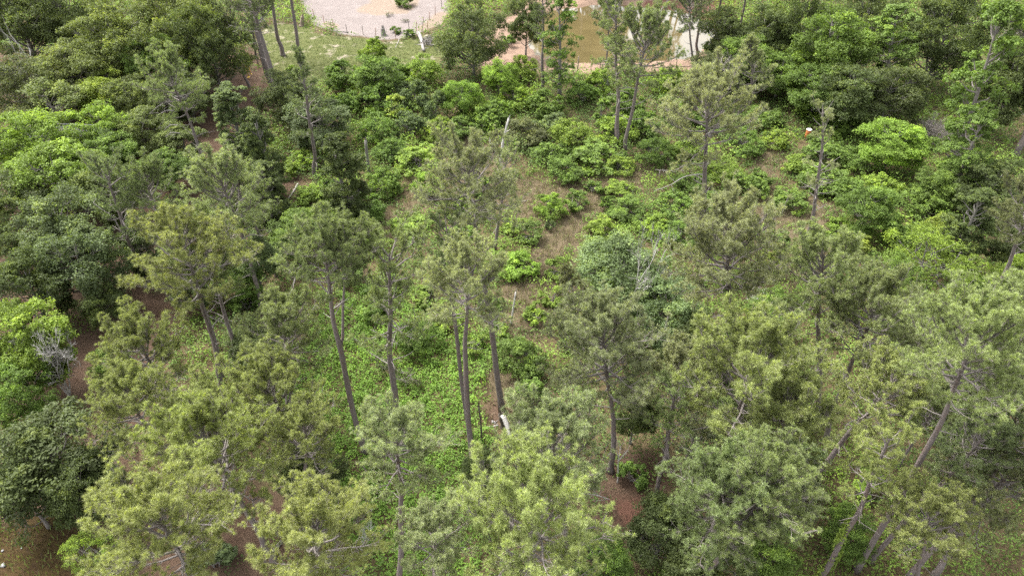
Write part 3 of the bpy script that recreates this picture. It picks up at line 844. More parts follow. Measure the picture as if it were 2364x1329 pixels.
# climbing vines on two of the trunks
def vine(label, z0, z1, n, colr, seed):
    e = PINE_OF[label]; rg = np.random.default_rng(seed)
    tr = [c for c in e.children if c.name.startswith('trunk')][0].data
    co = np.empty(len(tr.vertices) * 3, np.float32); tr.vertices.foreach_get('co', co); co = co.reshape(-1, 3)
    zt = co[:, 2].max()
    z = rg.uniform(z0, z1, n) ** 1.1 * zt
    rings = co[:22 * 9].reshape(22, 9, 3); cz = rings.mean(1); rad = np.linalg.norm(rings[:, 0] - cz, axis=1)
    o = np.argsort(cz[:, 2])
    c = np.stack([np.interp(z, cz[o, 2], cz[o, k]) for k in range(2)] + [z], 1); r = np.interp(z, cz[o, 2], rad[o])
    a = 1.8 * np.sin(z * 0.9) + rg.normal(size=n) * 0.9
    d = np.stack([np.cos(a), np.sin(a), 0 * a], 1)
    P = c + d * (r + rg.uniform(0.02, 0.28, n))[:, None]
    V, T = leaves(P, d + np.array([0, 0, 0.5]) + rg.normal(size=(n, 3)) * 0.4, 0.17 * rg.uniform(0.6, 1.2, n), rg, 0.7)
    obj('vine', mesh_from('vine', V, T, M['leaf'], np.repeat(np.clip(0.5 + rg.normal(size=n) * 0.2, 0, 1), 4)), e, colr)
vine('vine-wrapped slender pine at lower right', 0.0, 0.62, 1500, (0.19, 0.26, 0.05), 4)
vine('broad pine with heavy curved limbs and vine on trunk', 0.05, 0.72, 1700, (0.13, 0.20, 0.045), 6)

# broadleaf trees: kind, colour, crown centre in the picture, crown width in picture pixels, height in metres, label
TREES = [
 ('oak', 'dark', (35, 40), 190, 11, 'dark tree in the top left corner'),
 ('oak', 'dark', (140, 12), 170, 12, 'dark tree behind the bleached double snag'),
 ('oak', 'oak', (270, 95), 230, 12, 'large pale oak in the upper left woods'),
 ('oak', 'oak', (395, 45), 220, 13, 'oak at the top edge left of the tall pines'),
 ('oak', 'dark', (480, 95), 170, 12, 'dark leaning oak beside the straw path'),
 ('oak', 'mid', (345, 135), 170, 9, 'mid green oak below the large pale oak'),
 ('oak', 'dark', (425, 205), 130, 7, 'dark oak behind the curved exposed pine'),
 ('oak', 'olive', (60, 190), 210, 9, 'olive oak on the left edge above the roof'),
 ('oak', 'oak', (165, 170), 200, 9, 'round oak below the bleached double snag'),
 ('oak', 'yellow', (240, 215), 150, 7, 'yellowish oak beside the curved exposed pine'),
 ('open', 'oak', (110, 245), 170, 8, 'loose oak left of the grey roof'),
 ('open', 'bright', (235, 290), 130, 7.5, 'open branched oak spreading over the grey roof'),
 ('oak', 'bright', (75, 330), 240, 9, 'bright green oak at the left edge below the roof'),
 ('oak', 'bright', (130, 400), 190, 8, 'second bright oak, right below the bright edge oak'),
 ('oak', 'dark', (40, 465), 150, 7, 'dark oak on the left edge below the bright oaks'),
 ('oak', 'oak', (255, 420), 160, 8, 'small oak left of the spreading bleached-twig pine'),
 ('oak', 'blue', (150, 525), 180, 9, 'blue-green oak left of the half dead pine'),
 ('oak', 'blue', (180, 610), 180, 8, 'lower blue-green oak above the shaded litter'),
 ('oak', 'dark', (55, 655), 170, 8, 'dark oak on the left edge over red litter'),
 ('oak', 'bright', (55, 780), 180, 8, 'bright oak on the left edge below the red litter'),
 ('oak', 'mid', (40, 900), 140, 6, 'mid green oak left of the bleached bare shrub'),
 ('oak', 'dark', (120, 1045), 280, 8, 'large dark oak at the lower left edge'),
 ('open', 'dark', (40, 1130), 170, 7, 'open dark oak above the brown yard'),
 ('oak', 'dark', (200, 1120), 150, 6, 'low dark oak right of the brown yard'),
 ('feather', 'bright', (215, 1275), 130, 4, 'feathery bright green tree at the yard edge'),
 ('cedar', 'blue', (540, 255), 110, 9, 'blue-grey cedar beside the straw path'),
 ('juniper', 'dark', (598, 340), 110, 10, 'dark cedar column below the straw path'),
 ('cedar', 'dark', (612, 440), 110, 8, 'lower dark cedar left of the narrow pine'),
 ('juniper', 'dark', (792, 385), 125, 10, 'dense dark cedar standing beside the broken pole snag'),
 ('oak', 'dark', (655, 215), 120, 7, 'dark tree at the foot of the tall dark pines'),
 ('oak', 'blue', (730, 265), 150, 7, 'dark blue-green tree behind the narrow pine'),
 ('oak', 'blue', (585, 600), 120, 6, 'blue-green tree at the clearing left side'),
 ('oak', 'mid', (680, 540), 120, 4.5, 'low blue-tinged tree above the forked pine'),
 ('oak', 'dark', (1090, 75), 165, 10, 'dense dark oak between the sand pen and the pond'),
 ('oak', 'lime', (1155, 175), 80, 5.5, 'lime green tree at the left pond bank'),
 ('oak', 'lime', (1062, 220), 85, 5, 'lime green round tree in the thicket'),
 ('oak', 'mid', (870, 165), 110, 6, 'tallest green tree of the thicket by the lawn'),
 ('oak', 'olive', (1640, 165), 110, 6, 'grey mossy tree with pale twigs right of the pond'),
 ('oak', 'mid', (1805, 165), 110, 6, 'bright-tipped tree left of the dark upper woods'),
 ('oak', 'dark', (1850, 40), 150, 12, 'dark tree at the top edge right of the pond'),
 ('oak', 'mid', (1925, 105), 160, 12, 'tall green tree in the upper right woods'),
 ('oak', 'dark', (2010, 50), 170, 13, 'dark tree behind the pale stemmed gum'),
 ('oak', 'dark', (2190, 70), 190, 13, 'dark tree left of the leaning gum top'),
 ('oak', 'lime', (2065, 325), 140, 6, 'yellow-green round tree at right of the barrel'),
 ('oak', 'dark', (1960, 215), 150, 8, 'dark tree above the small umbrella tree'),
 ('oak', 'dark', (2290, 420), 150, 7, 'dark tree under the right edge pine trunk'),
 ('oak', 'dark', (2340, 180), 130, 12, 'dark tree on the upper right edge'),
 ('cedar', 'dark', (2240, 510), 130, 9, 'dark cedar above the feathery tree'),
 ('feather', 'bright', (2160, 590), 220, 7.5, 'feathery yellow-tipped tree on the right slope'),
 ('feather', 'mid', (2060, 650), 170, 6, 'feathery green tree left of the yellow-tipped one'),
 ('oak', 'bright', (2340, 660), 110, 7, 'light green tree on the right edge'),
 ('oak', 'mid', (2010, 470), 130, 6, 'leafy tree below the yellow-green round tree'),
 ('oak', 'silver', (1425, 625), 200, 8, 'blue-green oak with dead crown at the clearing centre'),
 ('oak', 'silver', (1540, 700), 170, 7, 'lower blue-green oak right of the dead-crowned oak'),
 ('oak', 'dark', (1600, 780), 150, 6, 'dark tree under the broad vine-trunk pine'),
 ('oak', 'mid', (1790, 720), 120, 5.5, 'green tree right of the broad vine-trunk pine'),
 ('open', 'grey', (1600, 1000), 100, 5, 'grey twiggy tree beneath the huge olive pine'),
 ('oak', 'dark', (715, 1075), 150, 5.5, 'dark bushy tree at the brambles lower left'),
 ('oak', 'dark', (1470, 940), 100, 6.5, 'dark tree in the gap beside the pale full pine'),
 ('oak', 'mid', (1380, 1290), 150, 5, 'green tree in the bottom gap right of centre'),
 ('oak', 'dark', (1530, 1220), 170, 6, 'dark tree beside the red soil patch'),
 ('oak', 'dark', (1640, 1300), 180, 6, 'dark tree at the bottom edge right of centre'),
 ('oak', 'mid', (1770, 1270), 140, 5, 'mid green tree at the bottom edge below the huge pine'),
 ('oak', 'blue', (1840, 1050), 110, 5, 'blue-green tree between right slope pines'),
 ('open', 'grey', (1850, 1150), 100, 4.5, 'pale grey twiggy tree behind the right slope trunks'),
 ('oak', 'mid', (1960, 1230), 110, 4, 'green tree between the lower right trunks'),
 ('oak', 'dark', (2160, 860), 150, 6, 'dark tree behind the wide dark right crown'),
 ('oak', 'mid', (2240, 690), 120, 5, 'mid green tree at the shaded brownish pine foot'),
 ('oak', 'blue', (1230, 1000), 75, 3.2, 'blue-green small tree beside the split white stump'),
 ('oak', 'oak', (415, 320), 110, 5.5, 'oak beside the exposed trunk of the curved pine'),
 ('oak', 'mid', (380, 385), 110, 5, 'low green oak behind the spreading bleached-twig pine'),
 ('oak', 'dark', (235, 700), 90, 4.5, 'dark low oak at the shaded litter gap'),
 ('oak', 'mid', (250, 830), 80, 4, 'small green oak right of the bleached bare shrub'),
 ('oak', 'dark', (1665, 75), 110, 9, 'dark tree closing the right end of the pond'),
 ('oak', 'mid', (1720, 130), 110, 7, 'green tree between the pond and the young pine'),
 ('oak', 'dark', (1770, 70), 130, 10, 'dark tree above the bright-tipped tree'),
 ('oak', 'dark', (1215, 40), 80, 9, 'dark tree at the left end of the pond'),
 ('oak', 'mid', (1285, -205), 130, 18, 'tree behind the pond, near its left end'),
 ('oak', 'oak', (1350, -205), 140, 19, 'tallest tree behind the pond middle'),
 ('oak', 'mid', (1425, -200), 140, 18, 'tree behind the pond, before the bank pines'),
 ('oak', 'oak', (330, 300), 120, 6, 'small oak at the foot of the curved pine'),
 ('oak', 'dark', (330, 560), 120, 6, 'shaded oak between the left pines'),
 ('oak', 'mid', (545, 640), 110, 5, 'green understory tree left of the spreading pine trunk'),
 ('oak', 'dark', (440, 640), 140, 5, 'dark understory tree behind the tall litter pine'),
 ('oak', 'dark', (580, 790), 120, 4.5, 'dark understory tree right of the litter pine twins'),
 ('oak', 'mid', (250, 350), 120, 6, 'round oak just below the grey roof'),
 ('oak', 'oak', (300, 230), 110, 7, 'leafy oak touching the curved pine from the left'),
 ('oak', 'dark', (20, 560), 90, 5, 'small dark oak on the left edge over litter'),
 ('oak', 'mid', (1890, 200), 130, 7, 'leafy tree in the dark woods edge right of the young pine'),
 ('oak', 'dark', (2060, 210), 150, 8, 'dark tree at the pale stemmed gum foot'),
 ('oak', 'mid', (2180, 420), 120, 5, 'leafy tree below the leaning gum trunk'),
 ('oak', 'dark', (2340, 560), 110, 6, 'dark tree on the right edge mid-height'),
 ('oak', 'dark', (2120, 760), 150, 5, 'dark tree behind the tangled right pines'),
 ('oak', 'mid', (2320, 780), 120, 5, 'green tree at right under the shaded pine'),
 ('oak', 'dark', (1700, 960), 120, 5, 'dark understory tree below the vine-trunk pine'),
 ('oak', 'dark', (1115, 1080), 90, 3.5, 'dark small tree right of the paired trunks'),
]
def leafy(kind, colr, cpx, wpx, H, label, cat='tree', group='broadleaf trees', n=[0]):
    c = at(cpx[0], cpx[1], H * 0.62)
    Rw = wpx / 2 * depth(c) / F
    if kind == 'oak' and Rw > 4.3: kind = 'great'
    vs = LEAFY[kind]; H0, R0 = LEAFY_SIZE[kind]
    parts = vs[n[0] % len(vs)]; n[0] += 1
    s = Rw / R0
    z = float(gz(c[0], c[1])) - 0.1
    nm = {'gum': 'gum_tree', 'cedar': 'cedar_tree', 'juniper': 'cedar_tree', 'oak': 'oak_tree', 'great': 'oak_tree', 'open': 'oak_tree', 'feather': 'feathery_tree'}[kind]
    plant(nm, parts, (c[0], c[1], z), label, cat, group, jit(LEAFCOL[colr], 0.1), (s, s, H / H0), RNG.uniform(0, 6.28), (RNG.uniform(-0.04, 0.04), RNG.uniform(-0.04, 0.04)))
for row in TREES:
    leafy(*row)

# gum trees: foot and tip in the picture
for colr, base, tip, wpx, label in (('mid', (2185, 432), (2330, -30), 165, 'tall leaning gum with long pale trunk at right'),
                                   ('mid', (2200, 470), (2260, 250), 130, 'low leafy gum at the leaning trunk foot'),
                                   ('mid', (1292, 233), (1290, -30), 110, 'leafy sweetgum with pale trunk before the pond'),
                                   ('mid', (2035, 235), (2085, 0), 140, 'pale stemmed gum in the upper right woods')):
    g = at(*base); H = height_for(base, tip[1]); d = ray(*tip); topx = d[0] * g[1] / d[1]
    s = wpx / 2 * depth(np.array([topx, g[1], H * 0.7])) / F / 2.6
    plant('gum_tree', LEAFY['gum'][0], (g[0], g[1], float(gz(g[0], g[1])) - 0.1), label, 'tree', 'broadleaf trees', jit(LEAFCOL[colr], 0.08), (s, s, H / 15.5), RNG.uniform(0, 6.28),
          (float(np.clip(math.atan2(topx - g[0], H), -0.32, 0.32)), 0))
# shrubs: kind, colour, centre in the picture, width in picture pixels, height in metres, label
SHRUBS = [
 ('broad', 'mid', (790, 175), 90, 3.0, 'broadleaf shrub at the lawn corner of the thicket'),
 ('broad', 'bright', (862, 118), 60, 3.2, 'bright sapling standing up against the lawn'),
 ('broad', 'mid', (905, 165), 85, 3.2, 'green shrub right of the tallest thicket tree'),
 ('round', 'bright', (975, 165), 90, 3.6, 'bright shrub at the lawn end below the fallen log'),
 ('broad', 'blue', (950, 215), 80, 3.4, 'blue-green shrub in the thicket middle'),
 ('broad', 'mid', (870, 225), 95, 3.2, 'dark-leaved shrub below the tallest thicket tree'),
 ('broad', 'blue', (1000, 245), 75, 3.6, 'glossy pale-leaved shrub left of the lime round tree'),
 ('upright', 'yellow', (912, 245), 60, 3.2, 'yellow-tipped sapling in the thicket middle'),
 ('broad', 'mid', (800, 235), 80, 2.8, 'shrub left of the yellow-tipped sapling'),
 ('round', 'mid', (870, 300), 90, 3.2, 'shrub above the grey-green cedar shoulder'),
 ('broad', 'blue', (945, 290), 85, 2.8, 'wide shrub below the yellow-tipped sapling'),
 ('broad', 'bright', (1010, 300), 80, 2.4, 'shrub at the top of the dry grass'),
 ('round', 'mid', (900, 345), 80, 2.2, 'shrub right of the broken pole snag'),
 ('broad', 'bright', (960, 365), 110, 2.0, 'low spreading shrub left of the dry grass'),
 ('round', 'lime', (987, 425), 75, 2.4, 'rounded lime shrub alone on dry grass'),
 ('broad', 'mid', (880, 420), 90, 2.6, 'shrub below the broken pole snag'),
 ('broad', 'mid', (850, 480), 90, 2.2, 'shrub at the grey-green cedar foot'),
 ('broad', 'bright', (700, 370), 70, 1.8, 'bright shrub left of the narrow pine foot'),
 ('broad', 'bright', (668, 390), 60, 1.6, 'low shrub above the small straw patch'),
 ('broad', 'bright', (725, 450), 80, 1.5, 'low shrub right of the small straw patch'),
 ('round', 'mid', (760, 440), 60, 2.0, 'shrub between narrow pine and cedar'),
 ('broad', 'mid', (1120, 270), 90, 2.6, 'shrub above the bleached leaning snag'),
 ('round', 'olive', (1215, 305), 100, 2.8, 'grey-green shrub right of the bleached leaning snag'),
 ('broad', 'mid', (1150, 255), 70, 2.6, 'leafy shrub below the lime tree'),
 ('round', 'bright', (1205, 160), 70, 3.4, 'bright bush touching the lime pond-bank tree'),
 ('round', 'bright', (1320, 310), 95, 2.8, 'bright round shrub in the clearing top'),
 ('broad', 'mid', (1260, 245), 90, 3.0, 'shrub at the sweetgum foot'),
 ('broad', 'blue', (1275, 285), 80, 2.2, 'blue-green shrub below the sweetgum'),
 ('broad', 'mid', (1345, 215), 80, 2.6, 'shrub right of the sweetgum trunk'),
 ('broad', 'bright', (1385, 190), 70, 3.0, 'bright shrub below the small dark bank pine'),
 ('upright', 'mid', (1395, 255), 70, 3.6, 'upright bush left of the crossing pines'),
 ('broad', 'mid', (1375, 360), 120, 2.2, 'wide dark shrub at the crossing pines foot'),
 ('round', 'mid', (1308, 390), 80, 2.2, 'round shrub left of the wide dark one'),
 ('broad', 'bright', (1430, 380), 70, 1.6, 'low shrub right of the wide dark one'),
 ('broad', 'mid', (1490, 290), 80, 2.8, 'shrub right of the crossing pines'),
 ('broad', 'bright', (1540, 190), 80, 3.2, 'bright shrub at the pond fence'),
 ('broad', 'mid', (1560, 250), 90, 2.8, 'shrub above the long-limbed pine crown'),
 ('round', 'mid', (1330, 465), 62, 1.9, 'small rounded sapling on dry grass, right of a pair'),
 ('round', 'lime', (1272, 475), 75, 2.2, 'small rounded sapling on dry grass, left of a pair'),
 ('broad', 'blue', (1271, 518), 26, 1.1, 'tiny dark sapling below the rounded pair'),
 ('round', 'mid', (1225, 535), 65, 1.7, 'low sapling below the short grey pine'),
 ('broad', 'mid', (1405, 465), 34, 1.7, 'narrow sapling right of the rounded pair'),
 ('round', 'mid', (1445, 480), 90, 1.8, 'low shrub above the dead crown oak'),
 ('broad', 'bright', (1430, 435), 70, 1.2, 'low weedy shrub on the dry track'),
 ('broad', 'lime', (1200, 615), 95, 1.7, 'lime shrub right of the tall pine trunk'),
 ('broad', 'bright', (1170, 590), 60, 1.2, 'low shrub at the short grey pine foot'),
 ('round', 'bright', (1290, 615), 70, 1.6, 'bright shrub left of the dead crown oak'),
 ('broad', 'bright', (1275, 680), 60, 1.3, 'low shrub left of the small bent pine'),
 ('round', 'bright', (1060, 480), 75, 2.0, 'light green shrub behind the tall pine crown'),
 ('round', 'lime', (1060, 540), 65, 1.7, 'lime bush left of the tall pine trunk'),
 ('broad', 'bright', (945, 525), 100, 1.4, 'low bright shrub above the slim straight pine'),
 ('broad', 'bright', (830, 500), 90, 1.2, 'low bright shrub above the forked pine right side'),
 ('broad', 'bright', (700, 505), 80, 1.3, 'low bright shrub above the forked pine left side'),
 ('broad', 'mid', (880, 660), 80, 1.5, 'shrub seen between forked and slim pines'),
 ('broad', 'mid', (865, 715), 70, 1.8, 'shrub at the top of the bramble patch'),
 ('round', 'mid', (965, 775), 100, 2.8, 'large rounded shrub right of the slim pine trunk'),
 ('broad', 'bright', (985, 680), 70, 1.3, 'bright shrub right of the slim pine crown'),
 ('wispy', 'olive', (895, 835), 60, 1.9, 'wispy grey shrub left of the slim pine trunk'),
 ('wispy', 'olive', (945, 865), 65, 1.6, 'wispy olive shrub right of the slim pine trunk'),
 ('broad', 'bright', (1100, 790), 60, 1.4, 'shrub between the pair and tall pine trunks'),
 ('round', 'mid', (1205, 820), 115, 2.6, 'round shrub right of the tall pine trunk'),
 ('round', 'mid', (1230, 880), 80, 1.8, 'low round shrub left of the pale full pine'),
 ('broad', 'bright', (1155, 755), 50, 1.0, 'small bright shrub beside the tall pine trunk'),
 ('round', 'mid', (1320, 760), 90, 2.2, 'shrub at the small bent pine foot'),
 ('broad', 'mid', (1740, 420), 95, 2.4, 'dark shrub right of the long-limbed pine trunk'),
 ('round', 'mid', (1720, 330), 90, 2.6, 'shrub right of the long-limbed pine crown'),
 ('broad', 'mid', (1650, 470), 80, 1.8, 'shrub right of the long-limbed pine foot'),
 ('broad', 'mid', (1560, 470), 90, 2.0, 'shrub left of the long-limbed pine foot'),
 ('round', 'yellow', (1790, 600), 70, 1.9, 'yellow-green shrub beside the dry strip'),
 ('round', 'mid', (1790, 540), 70, 1.6, 'low shrub at the bare thin pine'),
 ('broad', 'bright', (1930, 530), 75, 1.8, 'bright shrub right of the dry grass strip'),
 ('round', 'yellow', (1975, 560), 70, 2.2, 'yellow bush above the leaning limbed pine'),
 ('broad', 'mid', (1900, 350), 110, 2.2, 'large shrub below the orange barrel'),
 ('broad', 'mid', (1905, 410), 110, 2.2, 'second large shrub below the orange barrel'),
 ('broad', 'bright', (1895, 260), 110, 1.8, 'low bright shrub above the orange barrel'),
 ('broad', 'mid', (1960, 290), 90, 2.0, 'shrub right of the orange barrel'),
 ('wispy', 'grey', (2140, 300), 90, 2.4, 'grey brushy shrub beside the yellow-green tree'),
 ('upright', 'mid', (1965, 225), 80, 3.8, 'umbrella-shaped small tree above the barrel'),
 ('broad', 'mid', (1760, 270), 90, 2.2, 'shrub left of the thin bare pine top'),
 ('broad', 'mid', (1830, 460), 90, 1.8, 'shrub right of the thin bare pine'),
 ('broad', 'bright', (2240, 440), 80, 2.0, 'bright yellow-green shrub below the low gum'),
 ('round', 'mid', (2140, 470), 110, 2.6, 'leafy shrub left of the dark cedar'),
 ('broad', 'mid', (2080, 540), 90, 2.4, 'leafy shrub above the feathery pair'),
 ('broad', 'yellow', (2170, 530), 80, 2.4, 'yellow-leaved shrub above the feathery tree'),
 ('broad', 'mid', (1620, 270), 70, 2.2, 'shrub behind the long-limbed pine crown'),
 ('broad', 'mid', (1180, 90), 40, 1.6, 'weed clump on the left pond bank'),
 ('broad', 'mid', (935, 5), 45, 1.6, 'dark bush at the top of the sand pen'),
 ('broad', 'mid', (912, 70), 26, 1.0, 'weed growing at the pen fence beside the stump'),
 ('broad', 'mid', (945, 78), 30, 1.2, 'weed clump on the right of the pen fence'),
 ('wispy', 'olive', (900, 33), 22, 0.6, 'sparse weed tuft inside the sand pen'),
 ('wispy', 'olive', (934, 46), 20, 0.6, 'weed tuft on the bare sand, nearer the fence'),
 ('broad', 'bright', (675, 165), 40, 1.4, 'leafy bush in front of the tall dark pine trunks'),
 ('broad', 'bright', (2110, 1180), 90, 1.4, 'bright shrub between the two lowest right trunks'),
 ('broad', 'bright', (2230, 1150), 80, 1.4, 'bright shrub right of the lower right trunks'),
 ('broad', 'bright', (2000, 1110), 90, 1.4, 'shrub under the yellowish round-headed pine'),
 ('broad', 'lime', (2260, 1000), 80, 1.6, 'lime shrub right of the hard-leaning pine trunk'),
 ('round', 'mid', (430, 1050), 70, 1.8, 'small shrub in the brown litter gap'),
 ('broad', 'mid', (570, 700), 70, 1.6, 'dark shrub left of the spreading pine foot'),
 ('broad', 'mid', (770, 1180), 60, 1.3, 'shrub at the thick-trunk pine foot'),
 ('broad', 'mid', (1460, 1100), 70, 1.4, 'shrub on the red soil edge'),
 ('round', 'blue', (490, 1290), 110, 2.0, 'blue-green low shrub between the lower left pines'),
 ('round', 'bright', (1095, 250), 80, 3.0, 'bright shrub between the lime round tree and the dry grass'),
 ('broad', 'mid', (1060, 300), 80, 2.2, 'leafy shrub above the first dry grass patch'),
 ('broad', 'bright', (1190, 225), 80, 2.8, 'fresh shrub left of the sweetgum trunk'),
 ('round', 'mid', (1270, 350), 80, 2.0, 'rounded shrub left of the bright clearing shrub'),
 ('broad', 'bright', (1420, 300), 90, 2.6, 'fresh leafy shrub between the crossing pine trunks and sweetgum'),
 ('broad', 'mid', (1450, 240), 80, 2.8, 'leafy shrub behind the crossing pines'),
 ('round', 'mid', (1510, 350), 90, 2.4, 'rounded shrub at the right end of the dry track'),
 ('broad', 'bright', (1590, 340), 80, 2.2, 'fresh shrub behind the long-limbed pine trunk'),
 ('round', 'bright', (1670, 390), 90, 2.3, 'bright rounded shrub beside the long-limbed pine trunk'),
 ('broad', 'mid', (1600, 420), 80, 2.0, 'leafy shrub under the long bare limbs'),
 ('broad', 'bright', (1510, 520), 80, 1.8, 'fresh shrub right of the dead crown oak top'),
 ('round', 'mid', (1570, 540), 90, 2.0, 'rounded shrub above the broad pine crown'),
 ('broad', 'bright', (1390, 530), 80, 1.8, 'fresh shrub just above the dead crown oak'),
 ('round', 'bright', (1110, 620), 60, 1.5, 'small bright shrub left of the lime shrub'),
 ('broad', 'mid', (1040, 590), 70, 1.6, 'leafy shrub between slim pine and tall pine'),
 ('broad', 'bright', (780, 480), 80, 1.5, 'fresh low shrub at the dense cedar foot'),
 ('round', 'mid', (740, 530), 80, 1.8, 'rounded shrub over the forked pine crown'),
 ('broad', 'mid', (640, 500), 80, 1.8, 'leafy shrub below the small straw patch'),
 ('broad', 'bright', (860, 560), 80, 1.4, 'fresh shrub between the forked and slim crowns'),
 ('broad', 'bright', (1850, 380), 80, 1.8, 'fresh shrub right of the thin bare pine trunk'),
 ('round', 'mid', (1980, 370), 90, 2.2, 'rounded shrub left of the yellow-green tree'),
 ('broad', 'mid', (1960, 440), 90, 2.2, 'leafy shrub below the large barrel shrubs'),
 ('broad', 'bright', (2040, 430), 90, 2.2, 'fresh shrub below the yellow-green round tree'),
 ('round', 'mid', (1690, 290), 80, 2.4, 'rounded shrub below the young full pine'),
 ('broad', 'bright', (1790, 320), 70, 1.8, 'fresh shrub left of the orange barrel'),
 ('broad', 'mid', (1130, 700), 60, 1.4, 'leafy shrub beside the thin pale snag'),
 ('broad', 'bright', (1240, 720), 60, 1.3, 'fresh shrub on the dry track left of the bent pine'),
 ('broad', 'mid', (1110, 430), 60, 1.5, 'leafy shrub behind the tall pine crown on dry grass'),
 ('broad', 'bright', (1190, 520), 60, 1.3, 'fresh shrub right of the short grey pine'),
 ('broad', 'mid', (1370, 430), 50, 1.3, 'small leafy shrub on the dry track'),
 ('broad', 'bright', (1030, 720), 80, 1.6, 'fresh shrub behind the close pair of trunks'),
 ('round', 'mid', (820, 640), 80, 1.8, 'rounded shrub behind the forked pine trunk'),
]
SHRUB_N = 0
for kind, colr, cpx, wpx, H, label in SHRUBS:
    c = at(cpx[0], cpx[1], H * 0.5)
    Rw = wpx / 2 * depth(c) / F
    if Rw > 1.6 and kind in ('round', 'broad'): kind += '_big'
    vs = BUSH[kind]; H0, R0 = BUSH_SIZE[kind]
    parts = vs[SHRUB_N % len(vs)]; SHRUB_N += 1
    s = Rw / R0
    plant('shrub', parts, (c[0], c[1], float(gz(c[0], c[1])) - 0.08), label, 'shrub', 'shrubs of the clearing and its edges', jit(LEAFCOL[colr], 0.1),
          (s, s, H / H0 * 1.08), RNG.uniform(0, 6.28))

# ------------------------------------------------------------------ what nobody could count
def in_view(x, y, pad=60):
    d = y * math.cos(PITCH) + CAMZ * math.sin(PITCH)
    px = CX + F * x / d
    py = CY - F * (y * math.sin(PITCH) - CAMZ * math.cos(PITCH)) / d
    return (px > -pad) & (px < 2364 + pad) & (py > -pad) & (py < 1329 + pad * 3)

def scatter(step, rng, x0=-100, x1=100, y0=14, y1=135):
    X, Y = np.meshgrid(np.arange(x0, x1, step), np.arange(y0, y1, step))
    x = (X + rng.uniform(-0.5, 0.5, X.shape) * step).ravel(); y = (Y + rng.uniform(-0.5, 0.5, X.shape) * step).ravel()
    k = in_view(x, y, 120)
    return x[k], y[k]

def mounds(x, y, r, h, nl, leaf, rng, tone, droop=0.2):
    """leafy hummocks joined into one ground cover"""
    P, N, TI, SZ = [], [], [], []
    z = gz(x, y)
    for k in range(len(x)):
        n = int(nl[k])
        d = unit(rng.normal(size=(n, 3)) + np.array([0, 0, 0.5])); d[:, 2] = np.abs(d[:, 2])
        lump = 1 + 0.3 * np.sin(d[:, 0:1] * 5 + k) * np.cos(d[:, 1:2] * 6 + k * 2)
        p = d * np.array([r[k], r[k], h[k]]) * rng.uniform(0.55, 1.1, (n, 1)) * lump + np.array([x[k], y[k], z[k] + 0.03])
        P.append(p); N.append(d * 0.45 + np.array([0, 0, 0.75]) + rng.normal(size=(n, 3)) * 0.38)
        TI.append(np.clip(tone[k] + rng.normal(size=n) * 0.15 + 0.12 * (d[:, 2] - 0.5), 0, 1)); SZ.append(np.full(n, leaf[k]))
    P, N, TI, SZ = map(np.concatenate, (P, N, TI, SZ))
    V, T = leaves(P, N, SZ * rng.uniform(0.65, 1.2, len(P)), rng, 0.6, droop=droop)
    return V, T, np.repeat(TI, 4)

rng = np.random.default_rng(5)
x, y = scatter(1.0, rng)
z_bare = np.maximum.reduce([zone(k, x, y, 0.8, 0.5) for k in ('sand', 'bank', 'lawn', 'pond', 'yard')])
z_straw, z_dry, z_bram = zone('straw', x, y), zone('dry', x, y), zone('bramble', x, y, 0.5)
patch = fbm(x * 0.16, y * 0.16, 31)
keep = (rng.random(len(x)) < 1 - z_bare * 1.2) & (rng.random(len(x)) > z_straw * 0.93) & (rng.random(len(x)) > z_dry * (0.95 - 0.25 * (patch > 0.56))) & (z_bram < 0.5)
for (cx_, cy_), cr in (((1860, 340), 1.3), ((1868, 356), 1.0), ((1165, 985), 1.6), ((1172, 1010), 1.4), ((1180, 740), 0.8)):
    c_ = at(cx_, cy_); keep &= np.hypot(x - c_[0], y - c_[1]) > cr
x, y, patch = x[keep], y[keep], patch[keep]
far = np.clip((y - 25) / 80, 0, 1)
r = rng.uniform(0.55, 1.1, len(x)); h = rng.uniform(0.25, 0.85, len(x)) * (0.6 + 1.2 * patch)
big = (rng.random(len(x)) < 0.3) & (zone('dry', x, y, 1.0, 1.6) < 0.3)
r = np.where(big, r * rng.uniform(1.1, 1.5, len(x)), r); h = np.where(big, h * 1.5 + rng.uniform(0.3, 1.1, len(x)), h)
sort = fbm(x * 0.22 + 7, y * 0.22, 57) + rng.normal(size=len(x)) * 0.09
for nm, lo, hi, colr, lf, label in (('undergrowth', -9, 0.43, (0.10, 0.158, 0.041), 0.20, 'dark green undergrowth of the shaded woodland floor'),
                                    ('weed_thicket', 0.43, 0.56, (0.138, 0.215, 0.045), 0.22, 'mid green weed thicket between the shrubs'),
                                    ('vine_cover', 0.56, 9, (0.178, 0.265, 0.05), 0.23, 'fresh yellow-green vines sprawling over the clearing')):
    k = (sort >= lo) & (sort < hi)
    V, T, tv = mounds(x[k], y[k], r[k], h[k], ((1 + 0.8 * big) * (60 - 37 * far) * rng.uniform(0.7, 1.2, len(x)))[k], (lf * 0.82 + 0.13 * far)[k], rng, (0.28 + 0.35 * patch + rng.normal(size=len(x)) * 0.13)[k])
    tag(obj(nm, mesh_from(nm, V, T, M['leaf'], tv), color=colr), label, 'undergrowth', kind='stuff')

